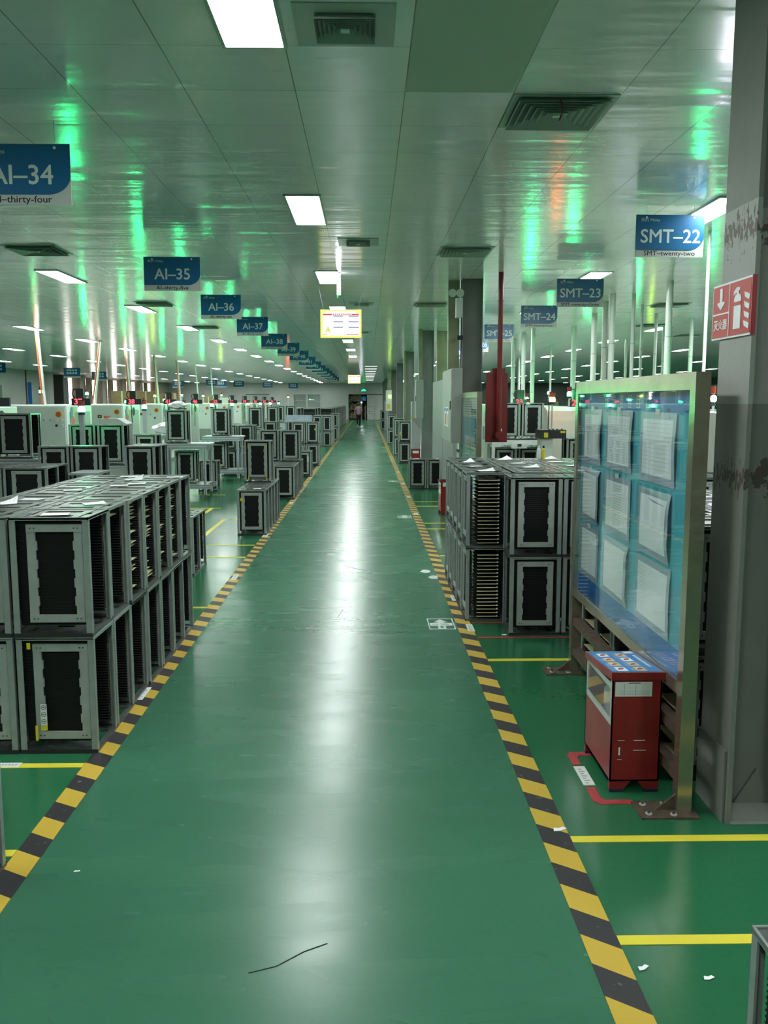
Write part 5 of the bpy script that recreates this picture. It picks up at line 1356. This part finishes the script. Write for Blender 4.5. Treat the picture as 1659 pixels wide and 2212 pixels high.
S = [(0, 0, .80), (0, 0, 1.02), (0, .01, 1.20), (0, .02, 1.31), (.15, .02, 1.28), (.20, .0, 1.13), (-.15, .02, 1.28), (-.21, .01, 1.13), (0, .02, 1.36)]
skin_obj('shirt', S, [(0, 1), (1, 2), (2, 3), (3, 4), (4, 5), (3, 6), (6, 7), (3, 8)], [.165, .145, .15, .12, .07, .062, .07, .062, .07], 'pink', t)
Tt = [(0, 0, .84), (.085, 0, .78), (.09, .07, .47), (.07, -.02, .10), (-.085, 0, .78), (-.08, -.03, .47), (-.07, -.21, .17)]
skin_obj('trousers', Tt, [(0, 1), (1, 2), (2, 3), (0, 4), (4, 5), (5, 6)], [.13, .095, .07, .055, .095, .07, .055], 'trouser', t)
MB().ball((0, .015, 1.515), .098, 'hair', 16, (.95, 1.05, 1.05)).obj('hair', t)
MB().ball((0, .02, 1.575), .095, 'green', 14, (1, 1.1, .5)).obj('cap', t)
MB().ball((.07, .06, .035), .05, 'shoe', 12, (.8, 2.1, .7)).ball((-.07, -.17, .06), .05, 'shoe', 12, (.8, 1.9, .7)).obj('shoe', t)
MB().ball((.025, .118, 1.51), .012, 'ink', 8).ball((-.03, .118, 1.51), .012, 'ink', 8).ball((0, .13, 1.485), .016, 'skin', 8).obj('face_detail', t)
t = thing('cage_trolley', 'tall grey wire cage trolley right of the walking person', 'trolley', (.18, 56.0, 0))
m_ = MB()
for px in (-.30, .30):
    for py in (0, .5): m_.box(px - .018, px + .018, py - .018, py + .018, .1, 1.38, 'grey')
for z in (.14, .90, 1.03, 1.36):
    for py in (0, .5): m_.box(-.3, .3, py - .015, py + .015, z, z + .03, 'grey')
    for px in (-.3, .3): m_.box(px - .015, px + .015, 0, .5, z, z + .03, 'grey')
m_.box(-.015, .015, -.01, .01, .9, 1.36, 'grey')
m_.obj('frame', t); MB().box(-.3, .3, 0, .5, .11, .14, 'grey').obj('deck', t)
m_ = MB()
for px in (-.27, .27):
    for py in (.03, .47): m_.cyl((px - .015, py, .05), (px + .015, py, .05), .05, 'ink', 10)
m_.obj('caster', t)
t = thing('storage_shelf', 'steel storage shelving with brown boxes beyond the far door opening', 'shelf', (-1.75, YF + .8, 0))
m_ = MB()
for px in (0, 1.1): 
    for py in (0, .8): m_.box(px, px + .07, py, py + .05, 0, 3.0, 'grey')
for z in (.1, .9, 1.7, 2.5): m_.box(0, 1.17, 0, .85, z, z + .05, 'grey')
m_.obj('frame', t)
m_ = MB()
for z in (.2, 1.0, 1.8): m_.cyl((0.05, -.02, z), (1.12, -.02, z + .7), .02, 'prof', 6).cyl((1.12, -.03, z), (.05, -.03, z + .7), .02, 'prof', 6)
m_.obj('cross_brace', t)
n_ = 0
for z in (.15, .95, 1.75):
    for j in range(3):
        tag(MB().box(0, .3, 0, .5, 0, .45 + .06 * j, 'carton').box(.14, .16, -.001, .501, .001, .4505 + .06 * j, 'pcb').obj('carton', None, (-1.62 + j * .36, YF + .9, z + .001)), 'brown box on the %s shelf beyond the door opening, %s one' % (['lower', 'middle', 'upper'][n_ // 3], ['left', 'centre', 'right'][j]), 'carton', 'brown boxes on the shelving beyond the far door'); n_ += 1
tag(MB().box(-.55, -.12, -.02, 0, 1.75, 2.15, 'bblue').box(-.36, -.30, -.025, -.02, 1.85, 2.02, 'signtext').obj('wall_sign', None, (0.02, YF - .03, 0)), 'small blue sign beside the far door opening', 'sign')
signal(-.42, 66.0, 1.62, 1.0, 'gwhite', 'small white glaring lamp behind the walking person', r=.04)
t = thing('floor_cabinet', 'narrow far grey cabinet left of the pale control box', 'cabinet', (1.02, 52.0, 0))
MB().box(0, .25, 0, .4, 0, 1.75, 'grey').obj('body', t); MB().box(.02, .23, -.01, 0, .1, 1.65, 'grey').obj('door', t)
